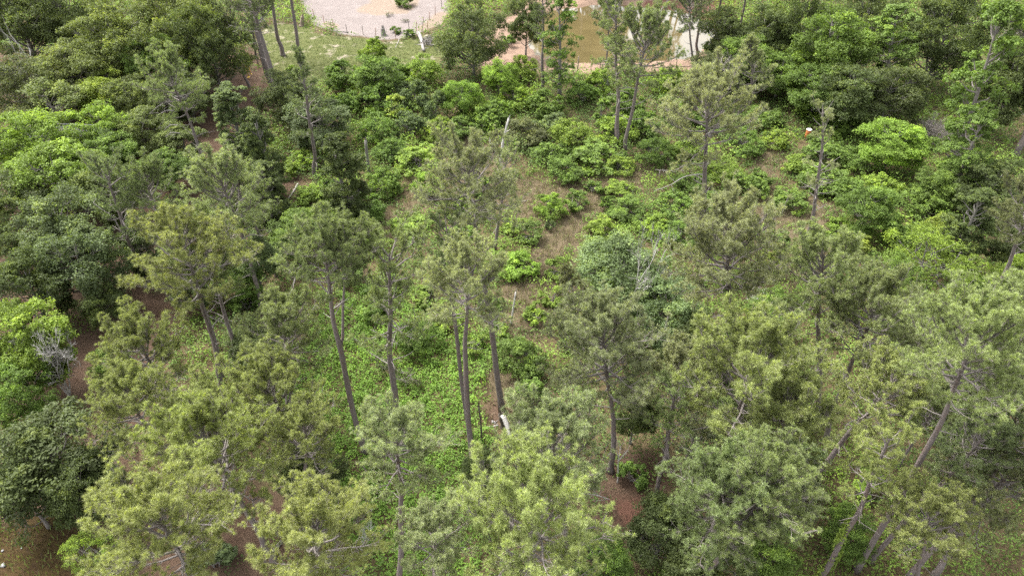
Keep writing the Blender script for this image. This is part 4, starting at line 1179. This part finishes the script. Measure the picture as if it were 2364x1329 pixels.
x, y = scatter(0.62, rng, -25, 10, 15, 60)
k = rng.random(len(x)) < zone('bramble', x, y, 0.5) * 1.3
x, y = x[k], y[k]
V, T, tv = mounds(x, y, rng.uniform(0.4, 0.75, len(x)), rng.uniform(0.35, 0.85, len(x)) * (0.6 + 0.8 * fbm(x * 0.4, y * 0.4, 8)), np.full(len(x), 66) * rng.uniform(0.7, 1.2, len(x)),
                  np.full(len(x), 0.185), rng, 0.5 + rng.normal(size=len(x)) * 0.12)
tag(obj('brambles', mesh_from('brambles', V, T, M['leaf'], tv), color=(0.15, 0.25, 0.042)), 'bright green bramble carpet between the central pine trunks', 'brambles', kind='stuff')

def grass(name, label, zones, step, per, hgt, wid, color, bend, y1=135, x0=-100, x1=100, y0=14):
    x, y = scatter(step, rng, x0, x1, y0, y1)
    m = np.maximum.reduce([zone(k, x, y, 1.0) for k in zones])
    k = (rng.random(len(x)) < m * (0.35 + 1.1 * fbm(x * 0.3, y * 0.3, 41)))
    x, y = x[k], y[k]
    n = len(x) * per
    X = np.repeat(x, per) + rng.normal(size=n) * step * 0.35; Y = np.repeat(y, per) + rng.normal(size=n) * step * 0.35
    Z = gz(X, Y)
    a = rng.uniform(0, 6.28, n); L = hgt * rng.uniform(0.5, 1.3, n)
    lean = rng.uniform(0.1, 1.0, n) * bend
    tip = np.stack([X + np.cos(a) * L * lean, Y + np.sin(a) * L * lean, Z + L * np.sqrt(np.maximum(0.05, 1 - lean ** 2 * 0.8))], 1)
    s = np.stack([-np.sin(a), np.cos(a), 0 * a], 1) * wid
    b = np.stack([X, Y, Z - 0.02], 1)
    V = np.stack([b - s, b + s, tip], 1).reshape(-1, 3)
    tone = np.repeat(np.clip(0.4 + rng.normal(size=n) * 0.22, 0, 1), 3)
    tag(obj(name, mesh_from(name, V, np.arange(len(V)).reshape(-1, 3), M['blade'], tone), color=color), label, 'grass', kind='stuff')
grass('dry_grass', 'tan dry grass on the clearing tracks', ('dry',), 0.5, 16, 0.5, 0.022, (0.20, 0.165, 0.11), 0.95)
grass('lawn_grass', 'short patchy green grass below the sand pen', ('lawn',), 0.55, 12, 0.16, 0.03, (0.105, 0.135, 0.042), 0.9, 125, -60, 5, 70)
grass('yard_grass', 'thin brown-green grass of the yard corner', ('yard',), 0.3, 12, 0.14, 0.014, (0.085, 0.062, 0.032), 0.9, 30, -35, -5, 10)
grass('pine_straw', 'reddish fallen pine straw under the left trees', ('straw',), 0.7, 11, 0.3, 0.017, (0.145, 0.095, 0.066), 1.1)
grass('green_weeds', 'thin green weeds at the clearing edges', ('dry', 'yard'), 0.75, 8, 0.4, 0.025, (0.17, 0.24, 0.06), 0.8)

# ------------------------------------------------------------------ dead wood
def single(name, me_or_geo, loc, label, cat, group=None, mat=None, **kw):
    me = me_or_geo.mesh(name, M[mat]) if isinstance(me_or_geo, Geo) else me_or_geo
    o = obj(name, me, loc=loc, **kw)
    return tag(o, label, cat, group)

def snag_mesh(seed, H, r0, r1, limbs=4, bend=0.2, jag=True, limb_len=0.8):
    rng = np.random.default_rng(seed); g = Geo()
    zs = np.linspace(0, 1, 9); ph = rng.uniform(0, 6)
    P = np.stack([bend * np.sin(zs * 3 + ph) - bend * math.sin(ph), bend * np.cos(zs * 2.5 + ph) - bend * math.cos(ph), zs * H], 1)
    R = r0 + (r1 - r0) * zs + 0.4 * r0 * np.exp(-zs * 14)
    tube(g, P, R, 8, wob=1 + rng.uniform(-0.12, 0.12, (9, 8)))
    if jag:
        for q in range(4):
            a = rng.uniform(0, 6.28); b = P[-1] + np.array([math.cos(a), math.sin(a), 0]) * r1 * 0.5
            segments(g, [b - [0, 0, 0.1]], [b + [rng.uniform(-.05, .05), rng.uniform(-.05, .05), rng.uniform(0.15, 0.5)]], r1 * 0.45, 0.01, 4)
    for q in range(limbs):
        s = rng.uniform(0.35, 0.95); b = P[min(8, int(s * 8))]; a = rng.uniform(0, 6.28); e = rng.uniform(-0.1, 0.9)
        p = [b]
        for w in range(4):
            p.append(p[-1] + np.array([math.cos(a) * math.cos(e), math.sin(a) * math.cos(e), math.sin(e)]) * limb_len * rng.uniform(0.6, 1.2) / 4)
            a += rng.uniform(-0.4, 0.4); e += rng.uniform(-0.3, 0.4)
        tube(g, p, np.linspace(r1 * 0.5 + 0.01, 0.012, 5), 4, cap=False)
    return g

def on(px, py):
    g = at(px, py)
    return np.array([g[0], g[1], float(gz(g[0], g[1])) - 0.06])

def bare(name, seed, base, tip_y, label, cat, mat='dead', wid=None, lean=0.0, **kw):
    H = height_for(base, tip_y)
    me = list(gen_bare(seed, H * 1.0, mat=mat, **kw).values())[0]
    o = obj(name, me, loc=on(*base))
    zs = np.empty(len(me.vertices) * 3, np.float32); me.vertices.foreach_get('co', zs)
    co = zs.reshape(-1, 3); s = H / co[:, 2].max()
    sx = s if wid is None else wid / 2 * depth(at(*base)) / F / np.abs(co[:, :2]).max()
    o.scale = (sx, sx, s)
    o.rotation_euler = (0, lean, 0)
    return tag(o, label, cat, 'dead trees and bare shrubs')

bare('dead_tree', 61, (112, 240), 32, 'bleached left snag of the bare pair at top left', 'dead tree', depth_=2, r0=0.2, wid=40, lean=-0.1, rmin=0.04, kids=(2, 4), spread=0.3, up=1.0, first=0.5)
bare('dead_tree', 62, (112, 242), 38, 'bleached branching right snag of the bare pair', 'dead tree', depth_=3, r0=0.16, wid=50, lean=0.03, rmin=0.03, kids=(2, 4), spread=0.4, up=0.9)
bare('dead_shrub', 63, (162, 915), 750, 'bleached bare many-branched shrub at left', 'dead shrub', depth_=4, r0=0.10, rmin=0.02, wid=170, kids=(4, 6), spread=0.75, up=0.7, stems=4, first=0.25)
bare('dead_tree', 64, (1440, 775), 500, 'dead white twigs standing out of the blue-green oak', 'dead tree', depth_=4, r0=0.16, rmin=0.022, wid=125, kids=(3, 5), spread=0.6, up=0.8)
bare('dead_tree', 65, (1480, 765), 520, 'fan of pale dead twigs beside the oak crown', 'dead tree', depth_=4, r0=0.12, rmin=0.022, wid=95, kids=(3, 5), spread=0.5, up=0.9, lean=0.08)
bare('dead_shrub', 66, (2150, 340), 262, 'tangle of grey dead brush below the gum', 'dead shrub', depth_=4, r0=0.05, wid=90, kids=(4, 6), spread=0.8, up=0.4, stems=4, first=0.2, mat='limb')
bare('dead_shrub', 67, (1395, 212), 165, 'small bleached bare sapling above the clearing', 'dead shrub', depth_=3, r0=0.05, wid=34, kids=(3, 5), spread=0.5, up=0.9)
bare('dead_tree', 68, (1640, 250), 110, 'pale twiggy dead limbs in the mossy tree', 'dead tree', depth_=4, r0=0.14, wid=110, kids=(3, 6), spread=0.75, up=0.4, mat='limb')
bare('dead_tree', 69, (1425, 1115), 1020, 'short bleached dead tree beside the pale full pine', 'dead tree', depth_=3, r0=0.12, wid=75, kids=(3, 5), spread=0.7, up=0.4)
bare('dead_shrub', 70, (850, 1260), 1205, 'knot of bleached twigs below the lone pale pine', 'dead shrub', depth_=3, r0=0.06, wid=60, kids=(4, 6), spread=0.8, up=0.5, stems=3)
bare('dead_shrub', 71, (1745, 700), 655, 'pale dead twigs right of the vine-trunk pine', 'dead shrub', depth_=3, r0=0.06, wid=90, kids=(3, 6), spread=0.7, up=0.7, stems=3)
bare('dead_shrub', 72, (400, 930), 880, 'greyish fallen top under the low bushy pine', 'dead shrub', depth_=3, r0=0.06, wid=110, kids=(3, 5), spread=0.9, up=0.2, stems=3, mat='limb')
bare('dead_tree', 73, (100, 960), 920, 'white dead twig in the large dark oak', 'dead tree', depth_=2, r0=0.06, wid=20, kids=(3, 5), spread=0.5, up=0.9)
bare('dead_shrub', 74, (2100, 1260), 1200, 'grey brush between the lower right trunks', 'dead shrub', depth_=3, r0=0.05, wid=90, kids=(4, 6), spread=0.8, up=0.4, stems=3, mat='limb')
bare('dead_tree', 75, (2330, 620), 470, 'pale dead tree on the far right edge', 'dead tree', depth_=3, r0=0.1, wid=60, kids=(3, 5), spread=0.6, up=0.6)
bare('dead_shrub', 76, (1860, 1090), 1030, 'pale lichen-grey brush on the right slope', 'dead shrub', depth_=4, r0=0.05, wid=90, kids=(4, 6), spread=0.8, up=0.5, stems=4)

def snag(name, base, top, r0, r1, label, cat, seed, mat='dead', **kw):
    H = height_for(base, top[1]); g = on(*base)
    d = ray(*top); tx = d[0] * g[1] / d[1]
    o = single(name, snag_mesh(seed, H, r0, r1, **kw), g, label, cat, 'standing dead trunks', mat)
    o.rotation_euler = (0, math.atan2(tx - g[0], H), 0)
    return o
snag('dead_snag', (1152, 400), (1180, 272), 0.2, 0.1, 'bleached leaning snag with broken tip above the dry grass', 'snag', 81, limbs=3)
snag('dead_snag', (1130, 365), (1128, 318), 0.16, 0.1, 'short bleached snag left of the leaning one', 'snag', 82, limbs=2, limb_len=0.5)
snag('dead_snag', (852, 400), (846, 322), 0.17, 0.15, 'broken grey pole snag beside the cedar', 'snag', 83, mat='grey_bark', limbs=0, bend=0.05)
snag('dead_snag', (1180, 748), (1188, 672), 0.09, 0.06, 'thin pale post-like snag on dry grass', 'snag', 84, limbs=0, bend=0.05)
snag('dead_snag', (1112, 1020), (1106, 935), 0.07, 0.05, 'thin dark snag left of the split stump', 'snag', 85, mat='dark_bark', limbs=1, bend=0.05, limb_len=0.7)
snag('tree_stump', (886, 82), (883, 64), 0.45, 0.28, 'grey stump at the sand pen fence', 'stump', 86, mat='grey_bark', limbs=0, bend=0.02)
snag('tree_stump', (697, 62), (698, 38), 0.4, 0.25, 'brown stump left of the sand pen', 'stump', 87, mat='wood', limbs=0, bend=0.02)
snag('tree_stump', (1166, 985), (1160, 955), 0.32, 0.26, 'dark broken stump with split white side', 'stump', 88, mat='dark_bark', limbs=0, bend=0.03)
snag('dead_snag', (592, 137), (584, 78), 0.16, 0.14, 'charred dark pole at the straw path end', 'snag', 89, mat='dark_bark', limbs=0, bend=0.04)
snag('dead_snag', (1297, 1165), (1320, 1150), 0.08, 0.05, 'grey limb poking out below the tangled pine', 'snag', 90, limbs=1)

def log(a, b, r, label, seed, mat='log_wood', za=0.0, zb=0.0, name='fallen_log'):
    A, B = on(*a), on(*b)
    A[2] += r * 0.8 + za; B[2] += r * 0.7 + zb
    rng = np.random.default_rng(seed); g = Geo()
    s = np.linspace(0, 1, 9)[:, None]
    P = (B - A) * s + np.stack([np.sin(s[:, 0] * 5) * r * 0.35, 0 * s[:, 0], np.sin(s[:, 0] * 7) * r * 0.15], 1)
    tube(g, P, r * (1.0 - 0.45 * s[:, 0]) , 8, wob=1 + rng.uniform(-0.12, 0.12, (9, 8)))
    for q in range(2):
        k = rng.integers(3, 8)
        segments(g, [P[k]], [P[k] + unit(rng.normal(size=3) + [0, 0, 0.7]) * r * rng.uniform(1.6, 3)], r * 0.3, r * 0.12, 5)
    return single(name, g, A, label, 'log', 'fallen logs and limbs', mat)
log((966, 82), (981, 122), 0.33, 'white bleached log lying on the lawn', 101)
log((922, 91), (913, 113), 0.08, 'thin pale stick on the lawn', 102)
log((688, 428), (666, 466), 0.12, 'pale log across the small straw patch', 103)
log((1160, 990), (1184, 1032), 0.19, 'split white trunk piece leaning on the dark stump', 104, mat='dead', za=1.5)
log((1112, 990), (1152, 982), 0.12, 'pale stick lying by the dark stump', 105)
log((1136, 974), (1146, 978), 0.13, 'short wood chunk by the dark stump', 106)
log((1805, 885), (1862, 897), 0.2, 'white log under the wide tangled pine', 107, za=0.5, zb=0.5)
log((1500, 45), (1545, 8), 0.16, 'dead trunk lying out over the far pond bank', 108, mat='grey_bark', zb=0.8)
log((1513, 40), (1552, 22), 0.12, 'second dead trunk on the far pond bank', 109, mat='grey_bark', zb=0.4)
log((1220, 462), (1180, 468), 0.07, 'short pale limb on dry grass', 111)
log((1432, 1245), (1460, 1225), 0.09, 'small limb on the red soil', 112, mat='limb')
log((805, 76), (765, 73), 0.1, 'weathered limb along the pen fence', 113, mat='grey_bark')
log((150, 480), (120, 473), 0.06, 'grey limb under the bright oaks', 114, mat='limb')
log((650, 1250), (615, 1290), 0.14, 'grey limb under the lower left pines', 115, mat='grey_bark')
# roots and heaped bark beside the white log
g = Geo(); rr = np.random.default_rng(9)
A = []; B = []
for q in range(60):
    p = rr.normal(size=3) * [0.45, 0.9, 0.25] + [0, 0, 0.35]; d = unit(rr.normal(size=3) * [1, 1, 0.5])
    A.append(p - d * 0.5); B.append(p + d * 0.5)
segments(g, A, B, 0.07, 0.03, 5)
BP = single('brush_pile', g, on(988, 102), 'heap of grey bark and roots beside the white log', 'brush pile', None, 'grey_bark')
BP['kind'] = 'stuff'

# ------------------------------------------------------------------ fence posts
def tpost_mesh(H, mat, wood=False):
    g = Geo()
    if wood:
        tube(g, [(0, 0, -0.3), (0.01, 0, H * 0.5), (0, 0.01, H)], [0.1, 0.09, 0.085], 8)
    else:
        box(g, (0, 0, H / 2 - 0.2), (0.075, 0.02, H + 0.4)); box(g, (0, 0.032, H / 2 - 0.2), (0.02, 0.045, H + 0.396))
        for k in range(5): box(g, (0, -0.018, H * (0.35 + 0.13 * k)), (0.04, 0.02, 0.03))
        box(g, (0, 0.0, 0.02), (0.16, 0.026, 0.16))
    return g.mesh('fence_post', M[mat])
RUSTY = tpost_mesh(1.45, 'rust'); DARKP = tpost_mesh(1.45, 'dark_bark'); WOODP = tpost_mesh(1.7, 'wood', True)
PEN = [(726, 42, 'r'), (749, 56, 'r'), (771, 64, 'r'), (767, 74, 'd'), (802, 78, 'd'), (839, 82, 'd'), (868, 86, 'r'), (914, 90, 'r'), (945, 70, 'd'),
       (962, 72, 'r'), (976, 72, 'd'), (988, 72, 'r'), (979, 60, 'r'), (992, 49, 'r'), (1005, 36, 'r'), (1020, 20, 'd')]
ORD = ['first', 'second', 'third', 'fourth', 'fifth', 'sixth', 'seventh', 'eighth', 'ninth', 'tenth', 'eleventh', 'twelfth', 'thirteenth', 'fourteenth', 'fifteenth', 'sixteenth']
PEN.sort(key=lambda p: p[0])
for q, (px, py, c) in enumerate(PEN):
    o = obj('fence_post', RUSTY if c == 'r' else DARKP, loc=on(px, py)); o.rotation_euler = (RNG.uniform(-.07, .07), RNG.uniform(-.07, .07), RNG.uniform(0, 3))
    tag(o, '%s steel fence post round the sand pen, %s from the left' % ('rusty' if c == 'r' else 'dark', ORD[q]), 'fence post', 'fence posts of the sand pen')
POND_P = [(1263, 165, 'd'), (1332, 173, 'w'), (1364, 165, 'd'), (1385, 162, 'd'), (1455, 160, 'd'), (1524, 163, 'd'), (1559, 163, 'd'), (1596, 166, 'w')]
for q, (px, py, c) in enumerate(POND_P):
    o = obj('fence_post', WOODP if c == 'w' else DARKP, loc=on(px, py)); o.rotation_euler = (RNG.uniform(-.05, .05), RNG.uniform(-.05, .05), RNG.uniform(0, 3))
    if px == 1332: o.scale = (1, 1, 1.6)
    tag(o, '%s fence post on the near pond bank, %s from the left' % ('wooden' if c == 'w' else 'dark steel', ORD[q]), 'fence post', 'fence posts on the pond bank')
log((1508, 165), (1600, 162), 0.1, 'long grey rail lying along the pond fence', 120, mat='wood', za=0.5, zb=0.5, name='fence_rail')

# yellow marker poles and the wooden rails behind them
for q, (px, py, H) in enumerate(((574, 178, 3.0), (579, 171, 2.6))):
    g = Geo(); tube(g, [(0, 0, -0.1), (0, 0, H * 0.5), (0.02, 0, H)], [0.045, 0.045, 0.045], 8)
    box(g, (0, 0, 0.03), (0.3, 0.3, 0.06))
    single('marker_pole', g, on(px, py), ('taller yellow pole on the straw path', 'shorter yellow pole on the straw path')[q], 'pole', 'yellow poles', 'yellow')
e = bpy.data.objects.new('rail_fence', None); COL.objects.link(e); e.location = on(575, 150)
tag(e, 'low broken wooden rail fence behind the yellow poles', 'fence')
for k in range(3):
    g = Geo(); tube(g, [(k * 1.5 - 1.7, 0, -0.1), (k * 1.5 - 1.7, 0, 1.0)], [0.09, 0.08], 7); obj('post', g.mesh('post', M['dark_bark']), e)
for k, hz in enumerate((0.45, 0.85)):
    g = Geo(); tube(g, [(-2.0, -0.09, hz - 0.1), (0, -0.1, hz + 0.03), (1.7, -0.09, hz)], [0.06, 0.055, 0.05], 7); obj('rail', g.mesh('rail', M['wood']), e)

# ------------------------------------------------------------------ barrel with a white lid
e = bpy.data.objects.new('barrel', None); COL.objects.link(e); e.location = on(1860, 326)
e.location.z += 0.5
tag(e, 'orange barrel with white lid standing in the undergrowth', 'barrel')
g = Geo(); zs = [0, 0.04, 0.28, 0.31, 0.34, 0.58, 0.61, 0.64, 0.86, 0.9]; rs = [0.27, 0.29, 0.29, 0.305, 0.29, 0.29, 0.305, 0.29, 0.29, 0.27]
tube(g, [(0, 0, z * 1.05) for z in zs], rs, 20); obj('body', g.mesh('barrel_body', M['orange'], False), e)
g = Geo(); tube(g, [(0, 0, 0.95), (0, 0, 0.955), (0, 0, 1.0), (0, 0, 1.012)], [0.285, 0.315, 0.315, 0.29], 20); obj('lid', g.mesh('barrel_lid', M['white'], False), e)
for k in range(3):
    g = Geo(); a = k * 2.09; tube(g, [(0.31 * math.cos(a), 0.31 * math.sin(a), -0.75), (0.29 * math.cos(a), 0.29 * math.sin(a), 0.05)], [0.03, 0.03], 6)
    obj('leg', g.mesh('barrel_leg', M['wood']), e)

# ------------------------------------------------------------------ grey-roofed house among the left trees
def house(base, L, W, eave, ridge, rot, label):
    e = bpy.data.objects.new('house', None); COL.objects.link(e)
    e.location = tuple(on(*base)); e.rotation_euler = (0, 0, rot)
    tag(e, label, 'house')
    g = Geo()
    for cx, cy, sx, sy in ((0, -W / 2, L, 0.2), (0, W / 2, L, 0.2), (-L / 2, 0, 0.2, W - 0.21), (L / 2, 0, 0.2, W - 0.21)):
        box(g, (cx, cy, eave / 2 - 0.1), (sx, sy, eave + 0.1))
    for s in (-1, 1):
        x = s * L / 2
        g.add([(x, -W / 2, eave - .05), (x, W / 2, eave - .05), (x, 0, ridge - 0.12)], [[0, 1, 2]])
    obj('wall', g.mesh('house_wall', M['siding'], False), e)
    for s in (-1, 1):
        g = Geo(); o = 0.5
        y0, z0 = s * (W / 2 + o), eave - o * (ridge - eave) / (W / 2)
        V = [(-L / 2 - o, y0, z0), (L / 2 + o, y0, z0), (L / 2 + o, 0, ridge), (-L / 2 - o, 0, ridge)]
        V += [(a, b, c + 0.14) for a, b, c in V]
        g.add(V, [[0, 1, 2], [0, 2, 3], [4, 6, 5], [4, 7, 6], [0, 5, 1], [0, 4, 5], [1, 6, 2], [1, 5, 6], [2, 7, 3], [2, 6, 7], [3, 4, 0], [3, 7, 4]])
        sl = obj('roof_slope', g.mesh('roof_slope', M['shingle'], False), e)
        # shingle courses stepping down the slope
        n = 10
        for k in range(n):
            f0, f1 = k / n, (k + 1) / n
            g2 = Geo()
            q = [(-L / 2 - o - 0.02, y0 * (1 - f0), z0 + (ridge - z0) * f0 + 0.19), (L / 2 + o + 0.02, y0 * (1 - f0), z0 + (ridge - z0) * f0 + 0.19),
                 (L / 2 + o + 0.02, y0 * (1 - f1), z0 + (ridge - z0) * f1 + 0.146), (-L / 2 - o - 0.02, y0 * (1 - f1), z0 + (ridge - z0) * f1 + 0.146)]
            q += [(a, b, c - 0.05) for a, b, c in q[:2]]
            g2.add(q, [[0, 1, 2], [0, 2, 3], [4, 5, 1], [4, 1, 0]])
            obj('shingle_course', g2.mesh('shingle_course', M['shingle'], False), sl)
    g = Geo(); box(g, (0, 0, ridge + 0.2), (L + 1.06, 0.3, 0.05)); obj('ridge_cap', g.mesh('ridge_cap', M['shingle'], False), e)
    g = Geo(); box(g, (L * 0.1, -W / 2 - 0.13, 1.0), (0.95, 0.06, 2.0)); d = obj('door', g.mesh('door', M['white'], False), e)
    g = Geo(); box(g, (L * 0.1 + 0.36, -W / 2 - 0.19, 1.0), (0.05, 0.06, 0.12)); obj('handle', g.mesh('handle', M['rust'], False), d)
house((190, 372), 10.5, 7.5, 2.5, 4.4, -0.06, 'grey shingle-roofed house hidden under the left oaks')

# small white scraps of litter on the brown yard
LIT = [((10, 1308), 0.2, 'largest white scrap on the yard, near its left edge'), ((9, 1273), 0.1, 'white scrap above the largest one'), ((53, 1267), 0.08, 'white scrap in the yard middle'),
       ((178, 1162), 0.16, 'white scrap under the low dark oak'), ((160, 1213), 0.09, 'white scrap at the yard top edge')]
for (px, py), s, label in LIT:
    g = Geo(); rr = np.random.default_rng(int(px)); k = 7
    a = np.arange(k) * 6.283 / k; R = s * rr.uniform(0.6, 1.1, k)
    V = [(R[q] * math.cos(a[q]), R[q] * math.sin(a[q]), 0.02 + rr.uniform(0, 0.1) * s) for q in range(k)] + [(0, 0, s * 0.45), (0, 0, 0)]
    g.add(V, [[q, (q + 1) % k, k] for q in range(k)] + [[(q + 1) % k, q, k + 1] for q in range(k)])
    p = on(px, py); p[2] += 0.08
    single('litter_scrap', g, p, label, 'litter', 'white litter scraps', 'scrap')
dups = [k for k, v in LABELS.items() if v > 1]
if dups: print('DUPLICATE LABELS', dups)
